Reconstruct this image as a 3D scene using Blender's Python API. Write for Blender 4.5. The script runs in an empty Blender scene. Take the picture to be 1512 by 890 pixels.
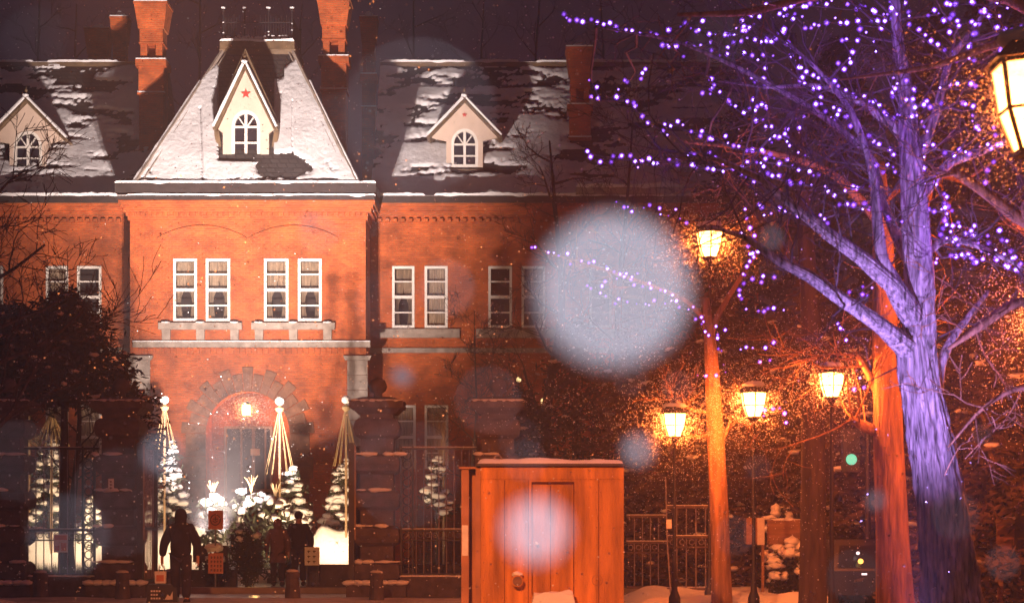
import bpy, bmesh, math, random
from mathutils import Vector, Matrix, noise
R = math.radians
sc = bpy.context.scene
col = sc.collection

# ---------------------------------------------------------------- camera, sky, exposure
F = 2800.0
cam_d = bpy.data.cameras.new('camera'); cam = bpy.data.objects.new('camera', cam_d); col.objects.link(cam)
cam.location = (0, 0, 1.6); cam.rotation_euler = (R(90), 0, 0)
cam_d.sensor_width = 36; cam_d.lens = F / 1512 * 36; cam_d.shift_y = 323 / 1512
cam_d.clip_start = 0.05; cam_d.clip_end = 2000
cam_d.dof.use_dof = True; cam_d.dof.focus_distance = 45; cam_d.dof.aperture_fstop = 2.8
sc.camera = cam
w = bpy.data.worlds.new('World'); sc.world = w; w.use_nodes = True
bg = w.node_tree.nodes['Background']
bg.inputs[0].default_value = (0.019, 0.0095, 0.0165, 1); bg.inputs[1].default_value = 1.0   # snow-cloud night sky lit by the town
sc.view_settings.view_transform = 'Standard'; sc.view_settings.look = 'None'
sc.view_settings.exposure = 0.0; sc.view_settings.gamma = 1
sc.render.engine = 'CYCLES'
sc.cycles.max_bounces = 5; sc.cycles.volume_bounces = 0; sc.cycles.transparent_max_bounces = 12
sc.cycles.diffuse_bounces = 2; sc.cycles.glossy_bounces = 2
sc.cycles.sample_clamp_indirect = 1.5
sc.cycles.use_denoising = True

def lamp(kind, name, loc, power, color, radius=0.1, aim=None, angle=90, blend=0.5, parent=None):
    d = bpy.data.lights.new(name, kind); d.energy = power; d.color = color; d.shadow_soft_size = radius
    o = bpy.data.objects.new(name, d); col.objects.link(o)
    if kind == 'SPOT':
        d.spot_size = R(angle); d.spot_blend = blend
        o.rotation_euler = (Vector(aim) - Vector(loc)).to_track_quat('-Z', 'Y').to_euler()
    o.location = Vector(loc)
    if parent is not None:
        o.parent = parent; o.location = Vector(loc) - wloc(parent)
    return o
def wloc(o):
    v = Vector((0, 0, 0))
    while o is not None: v = v + o.location; o = o.parent
    return v
FL = (-7.5, 45.8)                                   # the forecourt floodlights that light the facade
WARM = (1.0, 0.80, 0.72)
SOD = (1.0, 0.27, 0.07)
PUR = (0.44, 0.27, 1.0)
lamp('SPOT', 'facade_flood', (FL[0], FL[1], 1.3), 24500, WARM, 0.12, (-8.64, 62, 10.6), 52, 0.6)
lamp('SPOT', 'facade_flood', (FL[0] + 0.5, FL[1], 1.3), 52000, WARM, 0.12, (-8.5, 63, 17.0), 52, 1.0)
lamp('POINT', 'camera_flash', (0.03, -0.06, 1.68), 66, (0.80, 0.82, 1.0), 0.02)

# ---------------------------------------------------------------- helpers
def X(px, D): return (px - 756) / F * D
def Z(py, D): return 1.6 + (768 - py) / F * D
def P(px, py, D): return Vector((X(px, D), D, Z(py, D)))
def N(v, s=1.0): return noise.noise(Vector(v) * s)

class MB:
    def __init__(s): s.v = []; s.f = []
    def face(s, pts):
        n = len(s.v); s.v += [tuple(p) for p in pts]; s.f.append(tuple(range(n, n + len(pts)))); return s
    def hexa(s, b, t):
        n = len(s.v); s.v += [tuple(p) for p in b] + [tuple(p) for p in t]
        s.f += [(n+3, n+2, n+1, n), (n+4, n+5, n+6, n+7)] + [(n+i, n+(i+1) % 4, n+4+(i+1) % 4, n+4+i) for i in range(4)]
        return s
    def box(s, x0, x1, y0, y1, z0, z1):
        return s.hexa([(x0, y0, z0), (x1, y0, z0), (x1, y1, z0), (x0, y1, z0)], [(x0, y0, z1), (x1, y0, z1), (x1, y1, z1), (x0, y1, z1)])
    def taper(s, cx, cy, z0, z1, a0, b0, a1, b1):
        q = lambda a, b, z: [(cx-a, cy-b, z), (cx+a, cy-b, z), (cx+a, cy+b, z), (cx-a, cy+b, z)]
        return s.hexa(q(a0, b0, z0), q(a1, b1, z1))
    def prism(s, pts, y0, y1):                     # (x, z) outline pushed along y
        n = len(s.v); k = len(pts)
        s.v += [(x, y0, z) for x, z in pts] + [(x, y1, z) for x, z in pts]
        s.f += [tuple(range(n, n+k)), tuple(range(n+2*k-1, n+k-1, -1))]
        s.f += [(n+i, n+k+i, n+k+(i+1) % k, n+(i+1) % k) for i in range(k)]
        return s
    def tube(s, pts, rad, sides=6, cap=True):
        pts = [Vector(p) for p in pts]; n0 = len(s.v); k = len(pts)
        if not hasattr(rad, '__len__'): rad = [rad] * k
        ref = None
        for i, p in enumerate(pts):
            d = (pts[min(i+1, k-1)] - pts[max(i-1, 0)])
            if d.length < 1e-9: d = Vector((0, 0, 1))
            d.normalize()
            if ref is None: ref = d.orthogonal().normalized()
            ref = (ref - d * ref.dot(d))
            if ref.length < 1e-6: ref = d.orthogonal()
            ref.normalize(); b = d.cross(ref)
            for j in range(sides):
                a = 2*math.pi*j/sides
                s.v.append(tuple(p + (ref*math.cos(a) + b*math.sin(a)) * rad[i]))
        for i in range(k-1):
            for j in range(sides):
                a = n0+i*sides+j; b2 = n0+i*sides+(j+1) % sides
                s.f.append((a, b2, b2+sides, a+sides))
        if cap:
            s.f.append(tuple(n0+j for j in range(sides))[::-1]); s.f.append(tuple(n0+(k-1)*sides+j for j in range(sides)))
        return s
    def lathe(s, cx, cy, prof, sides=12):
        n0 = len(s.v)
        for r, z in prof:
            for j in range(sides):
                a = 2*math.pi*(j+.5)/sides; s.v.append((cx+r*math.cos(a), cy+r*math.sin(a), z))
        for i in range(len(prof)-1):
            for j in range(sides):
                a = n0+i*sides+j; b = n0+i*sides+(j+1) % sides
                s.f.append((a, b, b+sides, a+sides))
        s.f.append(tuple(n0+j for j in range(sides))[::-1]); s.f.append(tuple(n0+(len(prof)-1)*sides+j for j in range(sides)))
        return s
    def blob(s, c, rx, ry, rz, seed=0, sub=1, rough=0.25):
        t = ICO[sub]; n = len(s.v)
        for p in t[0]:
            q = 1 + rough * noise.noise(Vector(p)*1.7 + Vector((seed*3.1, seed*1.7, seed)))
            s.v.append((c[0]+p[0]*rx*q, c[1]+p[1]*ry*q, c[2]+p[2]*rz*q))
        s.f += [tuple(n+i for i in f) for f in t[1]]
        return s
    def build(s, name, m, parent=None, origin=None, smooth=False):
        me = bpy.data.meshes.new(name); pw = wloc(parent) if parent else Vector((0, 0, 0))
        o0 = Vector(origin) if origin is not None else pw
        me.from_pydata([(a-o0[0], b-o0[1], c-o0[2]) for a, b, c in s.v], [], s.f); me.update()
        if smooth: me.polygons.foreach_set('use_smooth', [True]*len(me.polygons))
        me.materials.append(m)
        o = bpy.data.objects.new(name, me); col.objects.link(o); o.location = o0 - pw
        if parent is not None: o.parent = parent
        return o
def _ico(sub):
    bm = bmesh.new(); bmesh.ops.create_icosphere(bm, subdivisions=sub, radius=1)
    r = ([tuple(v.co) for v in bm.verts], [tuple(v.index for v in f.verts) for f in bm.faces]); bm.free(); return r
ICO = {1: _ico(1), 2: _ico(2), 3: _ico(3)}
def tag(o, label=None, cat=None, group=None, kind=None):
    if label: o['label'] = label
    if cat: o['category'] = cat
    if group: o['group'] = group
    if kind: o['kind'] = kind
    return o
def thing(name, loc, label, cat, group=None):
    o = bpy.data.objects.new(name, None); col.objects.link(o); o.location = loc; o.empty_display_size = .1
    return tag(o, label, cat, group)
def copy_tree(o, parent=None):
    c = o.copy(); col.objects.link(c); c.parent = parent
    for ch in list(o.children): copy_tree(ch, c)
    return c

# ---------------------------------------------------------------- materials
def mat(name, base, rough=0.8, var=0.25, scale=3.0, bump=0.0, bscale=20, metal=0.0, stretch=(1, 1, 1), base2=None, emis=None, es=0):
    m = bpy.data.materials.new(name); m.use_nodes = True; nt = m.node_tree; b = nt.nodes['Principled BSDF']
    b.inputs['Roughness'].default_value = rough; b.inputs['Metallic'].default_value = metal
    tc = nt.nodes.new('ShaderNodeTexCoord'); mp = nt.nodes.new('ShaderNodeMapping'); mp.inputs['Scale'].default_value = stretch
    nt.links.new(tc.outputs['Object'], mp.inputs[0])
    nz = nt.nodes.new('ShaderNodeTexNoise'); nz.inputs['Scale'].default_value = scale; nz.inputs['Detail'].default_value = 6
    nt.links.new(mp.outputs[0], nz.inputs['Vector'])
    rp = nt.nodes.new('ShaderNodeValToRGB')
    c2 = base2 or tuple(min(1, c*(1+var)) for c in base); c1 = tuple(c*(1-var) for c in base)
    rp.color_ramp.elements[0].color = (*c1, 1); rp.color_ramp.elements[1].color = (*c2, 1)
    rp.color_ramp.elements[0].position = .3; rp.color_ramp.elements[1].position = .7
    nt.links.new(nz.outputs['Fac'], rp.inputs[0]); nt.links.new(rp.outputs[0], b.inputs['Base Color'])
    if bump:
        n2 = nt.nodes.new('ShaderNodeTexNoise'); n2.inputs['Scale'].default_value = bscale; n2.inputs['Detail'].default_value = 5
        nt.links.new(mp.outputs[0], n2.inputs['Vector'])
        bp = nt.nodes.new('ShaderNodeBump'); bp.inputs['Strength'].default_value = bump; bp.inputs['Distance'].default_value = .05
        nt.links.new(n2.outputs['Fac'], bp.inputs['Height']); nt.links.new(bp.outputs[0], b.inputs['Normal'])
    if emis:
        b.inputs['Emission Color'].default_value = (*emis, 1); b.inputs['Emission Strength'].default_value = es
    return m
def brickmat(name, c1, c2, mortar, bw=.22, bh=.072, msize=.008, rough=.85, noisy=.35):
    m = bpy.data.materials.new(name); m.use_nodes = True; nt = m.node_tree; b = nt.nodes['Principled BSDF']; L = nt.links.new
    b.inputs['Roughness'].default_value = rough
    tc = nt.nodes.new('ShaderNodeTexCoord'); sp = nt.nodes.new('ShaderNodeSeparateXYZ'); L(tc.outputs['Object'], sp.inputs[0])
    ad = nt.nodes.new('ShaderNodeMath'); ad.operation = 'ADD'; L(sp.outputs[0], ad.inputs[0]); L(sp.outputs[1], ad.inputs[1])
    cb = nt.nodes.new('ShaderNodeCombineXYZ'); L(ad.outputs[0], cb.inputs[0]); L(sp.outputs[2], cb.inputs[1])
    bt = nt.nodes.new('ShaderNodeTexBrick'); L(cb.outputs[0], bt.inputs['Vector'])
    bt.inputs['Scale'].default_value = 1; bt.inputs['Brick Width'].default_value = bw; bt.inputs['Row Height'].default_value = bh
    bt.inputs['Mortar Size'].default_value = msize; bt.inputs['Color1'].default_value = (*c1, 1); bt.inputs['Color2'].default_value = (*c2, 1); bt.inputs['Mortar'].default_value = (*mortar, 1)
    nz = nt.nodes.new('ShaderNodeTexNoise'); nz.inputs['Scale'].default_value = 1.3; nz.inputs['Detail'].default_value = 9; nz.inputs['Roughness'].default_value = .7; L(tc.outputs['Object'], nz.inputs['Vector'])
    mr = nt.nodes.new('ShaderNodeMapRange'); mr.inputs[1].default_value = .3; mr.inputs[2].default_value = .7; mr.inputs[3].default_value = 1-noisy; mr.inputs[4].default_value = 1+noisy*.5
    L(nz.outputs['Fac'], mr.inputs[0])
    mx = nt.nodes.new('ShaderNodeMix'); mx.data_type = 'RGBA'; mx.blend_type = 'MULTIPLY'; mx.inputs['Factor'].default_value = 1
    L(bt.outputs['Color'], mx.inputs[6]); L(mr.outputs[0], mx.inputs[7]); L(mx.outputs[2], b.inputs['Base Color'])
    bp = nt.nodes.new('ShaderNodeBump'); bp.inputs['Strength'].default_value = .5; bp.inputs['Distance'].default_value = .02
    L(bt.outputs['Fac'], bp.inputs['Height']); bp.invert = True; L(bp.outputs[0], b.inputs['Normal'])
    return m
def glassmat(name, tint=(.02, .02, .025), clear=.6, emis=None, es=0):
    m = bpy.data.materials.new(name); m.use_nodes = True; nt = m.node_tree; L = nt.links.new
    out = nt.nodes['Material Output']; b = nt.nodes['Principled BSDF']; b.inputs['Base Color'].default_value = (*tint, 1); b.inputs['Roughness'].default_value = .08
    if emis: b.inputs['Emission Color'].default_value = (*emis, 1); b.inputs['Emission Strength'].default_value = es
    tr = nt.nodes.new('ShaderNodeBsdfTransparent'); mx = nt.nodes.new('ShaderNodeMixShader'); mx.inputs[0].default_value = clear
    L(b.outputs[0], mx.inputs[1]); L(tr.outputs[0], mx.inputs[2]); L(mx.outputs[0], out.inputs['Surface'])
    return m
M = {}
M['brick'] = brickmat('brick', (.58, .105, .014), (.40, .060, .009), (.40, .13, .045), msize=.012, noisy=.6)
M['slate'] = brickmat('slate', (.075, .065, .062), (.045, .04, .04), (.018, .016, .016), bw=.3, bh=.17, msize=.02, noisy=.4)
M['archstone'] = mat('dark_stone', (.20, .085, .045), .85, .4, 4, .3, 12)
M['stone'] = mat('stone', (.30, .25, .21), .85, .3, 4, .3, 12)
M['granite'] = mat('granite', (.085, .07, .075), .8, .4, 5, .6, 9)
M['snow'] = mat('snow', (.80, .80, .82), .75, .06, 2, .35, 9)
M['packed'] = mat('packed_snow', (.55, .50, .50), .7, .35, 1.6, .9, 5)
M['white'] = mat('white_paint', (.76, .72, .66), .5, .06, 6)
M['gable'] = mat('gable_paint', (.60, .47, .38), .6, .08, 3, .1)
M['copper'] = mat('weathered_metal', (.13, .085, .045), .6, .4, 4, .2)
M['eave'] = mat('dark_eave', (.026, .018, .017), .7, .4, 4, .2)
M['dark'] = mat('dark_iron', (.022, .018, .022), .5, .3, 8, .1)
M['rust'] = mat('brown_iron', (.06, .035, .03), .6, .4, 8, .1)
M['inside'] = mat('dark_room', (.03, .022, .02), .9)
M['curtain'] = mat('curtain', (.55, .43, .31), .9, .35, 7, .2, 20, stretch=(4, 1, .3))
M['red'] = mat('red_paint', (.55, .04, .03), .6, .1)
M['drip'] = mat('dark_brick_line', (.10, .02, .01), .9, .3)
M['wood'] = mat('door_wood', (.10, .045, .025), .5, .4, 5, stretch=(3, 1, .4))
M['doorframe'] = mat('painted_door_frame', (.30, .20, .14), .6, .2, 4)
M['bark'] = mat('bark', (.38, .34, .31), .9, .9, 11, 1.0, 13, stretch=(2.2, 2.2, .22))
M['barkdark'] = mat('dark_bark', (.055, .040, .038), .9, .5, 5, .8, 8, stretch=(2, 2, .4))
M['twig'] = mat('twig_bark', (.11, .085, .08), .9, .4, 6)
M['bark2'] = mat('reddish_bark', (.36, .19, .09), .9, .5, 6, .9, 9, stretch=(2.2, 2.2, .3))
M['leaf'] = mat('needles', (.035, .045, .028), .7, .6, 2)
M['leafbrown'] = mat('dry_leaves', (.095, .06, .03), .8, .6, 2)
M['glass'] = glassmat('window_glass', clear=.88)
M['glassdark'] = mat('dark_glass', (.02, .018, .025), .12, .3)
M['ply'] = mat('painted_plywood', (.54, .22, .045), .7, .45, 1.6, .5, 14, stretch=(4, 4, .5))
M['plyside'] = mat('brown_plywood', (.42, .20, .10), .75, .3, 2.2, .2, 14)
M['rope'] = mat('straw_rope', (.36, .25, .12), .9, .25, 12)
M['bamboo'] = mat('pole_wood', (.30, .20, .12), .7, .25, 5)
M['bulb'] = mat('lit_purple_bulb', (.2, .1, .5), .4, 0, emis=(.42, .24, 1.0), es=8)
M['bulbhalo'] = glassmat('purple_bulb_halo', (.2, .05, .6), .82, emis=(.30, .05, 1.0), es=2.2)  # weakly glowing outer shell added around each bulb to imitate its purple halo
M['cable'] = mat('cable', (.02, .015, .03), .6)
M['lampglass'] = glassmat('lit_lamp_glass', (.8, .6, .4), .35, emis=(1, .46, .12), es=12)
M['bulbwarm'] = mat('lit_warm_bulb', (.8, .7, .5), .4, 0, emis=(1, .62, .28), es=14)
M['road'] = mat('wet_asphalt', (.045, .035, .036), .28, .5, 2.5, .35, 30)
M['grass'] = mat('frosted_grass', (.10, .11, .05), .9, .5, 6)
M['cloth'] = mat('dark_cloth', (.018, .014, .017), .9, .4, 8, .3, 15)
M['trousers'] = mat('dark_trousers', (.03, .025, .035), .9, .4, 8, .3, 15)
M['skin'] = mat('skin', (.45, .25, .18), .5, .1)
M['coat'] = mat('muted_coat', (.16, .085, .08), .9, .3, 8)
M['paper'] = mat('white_paper', (.75, .72, .70), .6, .1, 10)
M['bag'] = mat('black_carrier_bag', (.02, .016, .022), .35, .3)
M['sign'] = mat('orange_sign', (.62, .22, .12), .6, .15, 6)
M['ink'] = mat('dark_ink', (.05, .02, .02), .7)
M['board'] = mat('board_wood', (.22, .12, .07), .8, .4, 4, stretch=(.5, 1, 3))
M['van'] = mat('dark_van_paint', (.02, .018, .03), .25, .2)
M['amber'] = mat('lit_amber', (.8, .4, .1), .4, 0, emis=(1, .55, .10), es=2.6)
M['ledw'] = mat('lit_white', (.8, .8, .8), .4, 0, emis=(1, .85, .85), es=1.8)
M['teal'] = mat('lit_green_signal', (.1, .5, .4), .4, 0, emis=(.02, .75, .5), es=1.0)
M['yellowlamp'] = mat('lit_yellow', (.8, .7, .4), .4, 0, emis=(1, .75, .32), es=1.6)

# ---------------------------------------------------------------- ground and air
g = MB(); g.face([(-400, -60, 0), (400, -60, 0), (400, 900, 0), (-400, 900, 0)])
tag(g.build('ground', M['road']), kind='structure')
rng = random.Random(4)
def snowfield(name, x0, x1, y0, y1, h, nx, ny, seed, edge=.5, m='snow', amp=.5):
    mb = MB(); idx = {}
    for j in range(ny+1):
        for i in range(nx+1):
            x = x0+(x1-x0)*i/nx; y = y0+(y1-y0)*j/ny
            e = min((x-x0), (x1-x), (y-y0), (y1-y)) / edge; e = max(0, min(1, e)); e = e*e*(3-2*e)
            z = h*e*(1+amp*N((x*.5+seed, y*.5, 0))+amp*.35*N((x*2, y*2, seed)))
            mb.v.append((x, y, max(z, 0)+.004))
    for j in range(ny):
        for i in range(nx):
            a = j*(nx+1)+i; mb.f.append((a, a+1, a+nx+2, a+nx+1))
    return mb
tag(snowfield('x', -30, 30, 24, 39.2, .05, 160, 50, 3, 1.5, amp=1.1).build('packed_snow', M['packed'], smooth=True), kind='structure')
tag(snowfield('x', -28, -7.3, 52.5, 60, 1.35, 180, 60, 5, .9, amp=.4).build('snow_bank', M['snow'], smooth=True), kind='structure')
tag(snowfield('x', -6.2, -3.5, 52.3, 60, 1.35, 60, 70, 8, .9, amp=.4).build('snow_bank', M['snow'], smooth=True), kind='structure')
tag(snowfield('x', 2.0, 6.1, 33.2, 38.5, .28, 60, 40, 11, .6, amp=.6).build('snow_bank', M['snow'], smooth=True), kind='structure')
tag(snowfield('x', -14, -9.2, 33.0, 36.4, .18, 40, 24, 12, .7, amp=.6).build('snow_bank', M['snow'], smooth=True), kind='structure')
tag(snowfield('x', 6.2, 16, 33.2, 38.5, .22, 70, 40, 15, .6, amp=.9).build('snow_bank', M['snow'], smooth=True), kind='structure')
k = MB(); k.box(-40, 40, 41.6, 41.9, 0, .13); tag(k.build('kerb', M['stone']), kind='structure')

hz = MB(); hz.box(-75, 75, -12, 90, -1.0, 27)
hm = bpy.data.materials.new('air'); hm.use_nodes = True; nt = hm.node_tree; nt.nodes.remove(nt.nodes['Principled BSDF'])
pv = nt.nodes.new('ShaderNodeVolumePrincipled'); pv.inputs['Color'].default_value = (.93, .90, .95, 1); pv.inputs['Density'].default_value = .0040; pv.inputs['Anisotropy'].default_value = .25
nt.links.new(pv.outputs[0], nt.nodes['Material Output'].inputs['Volume'])
tag(hz.build('haze', hm), kind='stuff')

# ---------------------------------------------------------------- the brick building
T = 62.0; Wd = 64.0                      # front of the centre block, front of the wings
xc = X(366, T)
B = thing('brick_building', (xc, T, 0), 'large red brick building with snowy slate roofs, white dormers and tall chimneys', 'building')
def holes_wall(mb, x0, x1, z0, z1, ya, yb, holes):
    xs = sorted({x0, x1} | {h[0] for h in holes} | {h[1] for h in holes})
    for a, b in zip(xs, xs[1:]):
        mid = (a+b)/2; hs = sorted([h for h in holes if h[0] < mid < h[1]], key=lambda h: h[2]); z = z0
        for h in hs:
            if h[2] > z+1e-4: mb.box(a, b, ya, yb, z, h[2])
            z = h[3]
        if z1 > z+1e-4: mb.box(a, b, ya, yb, z, z1)
def arcpts(cx, cz, r, a0, a1, n, rz=None):
    rz = rz or r
    return [(cx+r*math.cos(R(a0+(a1-a0)*i/n)), cz+rz*math.sin(R(a0+(a1-a0)*i/n))) for i in range(n+1)]

def window(x0, x1, z0, z1, y, rows=4, curtain='drape', lit=None):
    t = .085; f = MB()
    f.box(x0, x0+t, y-.03, y+.07, z0, z1); f.box(x1-t, x1, y-.03, y+.07, z0, z1)
    f.box(x0+t, x1-t, y-.03, y+.07, z0, z0+t); f.box(x0+t, x1-t, y-.03, y+.07, z1-t, z1)
    for i in range(1, rows):
        zz = z0+(z1-z0)*i/rows; tt = .05 if i == rows//2 else .022
        f.box(x0+t, x1-t, y-.005 if i != rows//2 else y-.02, y+.05, zz-tt, zz+tt)
    fr = f.build('window', M['white'], B)
    MB().box(x0+t, x1-t, y+.052, y+.060, z0+t, z1-t).build('pane', M['glass'], fr)
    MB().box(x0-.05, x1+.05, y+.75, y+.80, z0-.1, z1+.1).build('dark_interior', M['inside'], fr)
    W = x1-x0-2*t
    if curtain:
        c = MB(); n = 22
        for sgn in ((-1, 1) if curtain == 'drape' else (0,)):
            for i in range(n):
                def pt(u, v):
                    if sgn == 0: x = x0+t+W*u; 
                    else:
                        wdt = .5 if v > .5 else .5-.34*(1-abs(v-.25)/.25*.55) if v < .5 else .5
                        wdt = .5 if v > .62 else (.5-.30*min(1, (.62-v)/.25) if v > .3 else .20+.10*(.3-v)/.3)
                        x = (x0+t+W*wdt*u) if sgn < 0 else (x1-t-W*wdt*u)
                    return (x, y+.22+.03*math.sin(u*n*2.1), z0+t+(z1-z0-2*t)*v)
                for jv in range(10):
                    v0 = jv/10; v1 = (jv+1)/10; c.face([pt(i/n, v0), pt((i+1)/n, v0), pt((i+1)/n, v1), pt(i/n, v1)])
        c.build('curtain', M['curtain'], fr)
    return fr
def arch_window(cx, z0, z1, hw, y, parent_mat='white'):
    zs = z1-hw*1.15; t = .10; f = MB()
    out = arcpts(cx, zs, hw, 0, 180, 20, z1-zs); inn = arcpts(cx, zs, hw-t, 0, 180, 20, z1-zs-t)
    for i in range(20): f.prism([out[i], out[i+1], inn[i+1], inn[i]], y-.05, y+.06)
    f.box(cx-hw, cx-hw+t, y-.05, y+.06, z0, zs); f.box(cx+hw-t, cx+hw, y-.05, y+.06, z0, zs)
    f.box(cx-hw+t, cx+hw-t, y-.05, y+.06, z0, z0+t)
    f.box(cx-.045, cx+.045, y-.04, y+.05, z0+t, z1-t)
    f.box(cx-hw+t, cx-.045, y-.035, y+.045, zs-.03, zs+.03); f.box(cx+.045, cx+hw-t, y-.035, y+.045, zs-.03, zs+.03)
    zm = (z0+zs)/2; f.box(cx-hw+t, cx-.045, y-.03, y+.04, zm-.025, zm+.025); f.box(cx+.045, cx+hw-t, y-.03, y+.04, zm-.025, zm+.025)
    for s in (-1, 1):
        a = Vector((cx+s*.03, zs, 0)); d = Vector((s*math.sin(R(35)), math.cos(R(35)), 0)); q = Vector((d.y, -d.x, 0))*.02
        e = a+d*(hw-t)*1.0
        f.prism([(a.x-q.x, a.y-q.y), (e.x-q.x, e.y-q.y), (e.x+q.x, e.y+q.y), (a.x+q.x, a.y+q.y)], y-.028, y+.03)
    fr = f.build('dormer_window', M['white'], B)
    p = MB(); p.prism([(cx-hw+t, z0+t)] + [(cx+hw-t, z0+t)] + inn, y+.062, y+.07); p.build('pane', M['glassdark'], fr)
    return fr

# centre block walls
tx0, tx1 = X(192, T), X(540, T); zt = Z(325, T)
ztop = Z(297, T)
wins = [(256, 291), (304, 340), (390, 426), (440, 475)]
wz0, wz1 = Z(474, T), Z(382, T)
acx, asz, ari, aro = xc, Z(640, T), 62*T/F, 98*T/F
zA = asz+ari
mb = MB()
hol = [(X(a, T), X(b, T), wz0, wz1) for a, b in wins]
holes_wall(mb, tx0, tx1, zA+.5, ztop, T, T+.45, hol)
mb.box(tx0, acx-ari, T, T+.45, 0, asz); mb.box(acx+ari, tx1, T, T+.45, 0, asz)
aa = arcpts(acx, asz, ari, 180, 90, 16)
mb.prism([(tx0, asz)]+aa+[(acx, zA+.5), (tx0, zA+.5)], T, T+.45)
mb.prism([(tx1, asz)]+[(2*acx-x, z) for x, z in aa]+[(acx, zA+.5), (tx1, zA+.5)], T, T+.45)
mb.box(tx0, tx0+.4, T+.45, 70, 0, ztop); mb.box(tx1-.4, tx1, T+.45, 70, 0, ztop)
wl = mb.build('wall', M['brick'], B)
MB().box(acx-ari-.3, acx+ari+.3, T+1.4, T+1.5, 0, zA+.4).build('porch_wall', M['brick'], B)
MB().box(acx-ari-.3, acx-ari, T+.45, T+1.4, 0, zA+.4).box(acx+ari, acx+ari+.3, T+.45, T+1.4, 0, zA+.4).box(acx-ari-.3, acx+ari+.3, T+.45, T+1.4, zA+.4, zA+.5).build('porch_wall', M['brick'], B)
vs = MB(); N_ = 17
for i in range(N_):
    a0 = 180*i/N_+.5; a1 = 180*(i+1)/N_-.5; ro = aro if i % 2 == 0 else aro-.22
    p = arcpts(acx, asz, ro, a0, a1, 2); q = arcpts(acx, asz, ari, a0, a1, 2)
    vs.prism([p[0], p[1], p[2], q[2], q[1], q[0]], T-.07, T-.002)
vs.build('entrance_arch', M['archstone'], B)
for s in (-1, 1):
    c = MB()
    for kz in range(6):
        z0 = kz*asz/6; ex = .0 if kz % 2 else .12
        c.box(min(acx+s*ari, acx+s*(aro-.15+ex)), max(acx+s*ari, acx+s*(aro-.15+ex)), T-.07, T-.002, z0+.01, z0+asz/6-.01)
    c.build('entrance_pier', M['archstone'], B)
# door
dx0, dx1, dz = X(331, T+1.3), X(402, T+1.3), Z(629, T+1.3)
d = MB(); d.box(dx0, dx0+.08, T+1.3, T+1.398, 0, dz); d.box(dx1-.08, dx1, T+1.3, T+1.398, 0, dz); d.box(dx0+.08, dx1-.08, T+1.3, T+1.398, dz-.08, dz)
d.box(acx-.05, acx+.05, T+1.3, T+1.398, 0, dz-.08)
for s in (-1, 1):
    cx = acx+s*(dx1-dx0)/4; d.box(cx-.03, cx+.03, T+1.31, T+1.39, 2.6, dz-.08)
    d.box(cx-.33, cx+.33, T+1.31, T+1.39, 2.55, 2.65)
dr = d.build('entrance_door', M['doorframe'], B)
MB().box(dx0+.08, dx1-.08, T+1.392, T+1.397, 0, dz-.08).build('pane', M['glassdark'], dr)
MB().box(X(370, T+1.3), X(384, T+1.3), T+1.28, T+1.29, Z(672, T+1.3), Z(662, T+1.3)).build('notice', M['paper'], dr)
# entrance lamp
lp = thing('wall_lantern', P(364, 605, T+.8), 'square lantern glowing orange over the arched entrance door', 'lantern')
lx, ly, lz = lp.location
MB().box(lx-.13, lx+.13, ly-.13, ly+.13, lz-.19, lz+.17).build('lamp_glass', M['lampglass'], lp)
MB().taper(lx, ly, lz+.172, lz+.28, .18, .18, .05, .05).box(lx-.15, lx+.15, ly-.15, ly+.15, lz-.23, lz-.192).box(lx-.02, lx+.02, ly+.1, ly+.6, lz+.2, lz+.24).build('lamp_frame', M['dark'], lp)
lamp('POINT', 'lantern_light', (lx, ly-.30, lz), 90, (1, .30, .06), .12, parent=lp)
# corner piers
for s, a, b in ((-1, 190, 222), (1, 513, 543)):
    c = MB(); zz = Z(532, T)
    nb = 14
    for i in range(nb): c.box(X(a, T), X(b, T), T-.06, T-.002, zz*i/nb+.008, zz*(i+1)/nb-.008)
    c.taper((X(a, T)+X(b, T))/2, T-.03, zz, zz+.14, .40, .10, .46, .14)
    c.build('corner_pier', M['stone'], B)
# sills and brackets
for a, b in ((235, 358), (372, 495)):
    s = MB(); s.box(X(a, T), X(b, T), T-.18, T-.002, Z(487, T), Z(477, T))
    so = s.build('window_sill', M['stone'], B)
    for t in (.09, .5, .91):
        cx = X(a+(b-a)*t, T)
        MB().taper(cx, T-.07, Z(502, T), Z(487, T)-.002, .13, .05, .14, .068).build('bracket', M['stone'], so)
        MB().blob((cx, T-.19, Z(487, T)+.235), .16, .06, .03, cx).build('snow', M['snow'], so)
s = MB(); s.box(X(197, T), X(547, T), T-.14, T-.002, Z(513, T), Z(505, T)); s.build('string_course', M['stone'], B)
s = MB(); s.box(X(197, T), X(547, T), T-.13, T-.002, Z(505, T)+.001, Z(505, T)+.035); s.build('snow', M['snow'], B)
s = MB()
for i in range(40):
    x = X(205+i*8.5, T); s.box(x, x+.1, T-.06, T-.002, Z(522, T), Z(514, T))
s.build('brick_corbels', M['brick'], B)
for a, b in wins: window(X(a, T), X(b, T), wz0, wz1, T)
# window backs: shallow rooms
# drip arches
dm = MB()
for a, b in ((232, 365), (367, 500)):
    xa, xb = X(a, T), X(b, T); zs, zh = Z(352, T), Z(333, T); n = 18
    pts = [(xa+(xb-xa)*i/n, zs+(zh-zs)*math.sin(math.pi*i/n)**.8) for i in range(n+1)]
    for i in range(n): dm.prism([pts[i], pts[i+1], (pts[i+1][0], pts[i+1][1]-.10), (pts[i][0], pts[i][1]-.10)], T-.05, T-.002)
dm.build('drip_mould', M['brick'], B)
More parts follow.
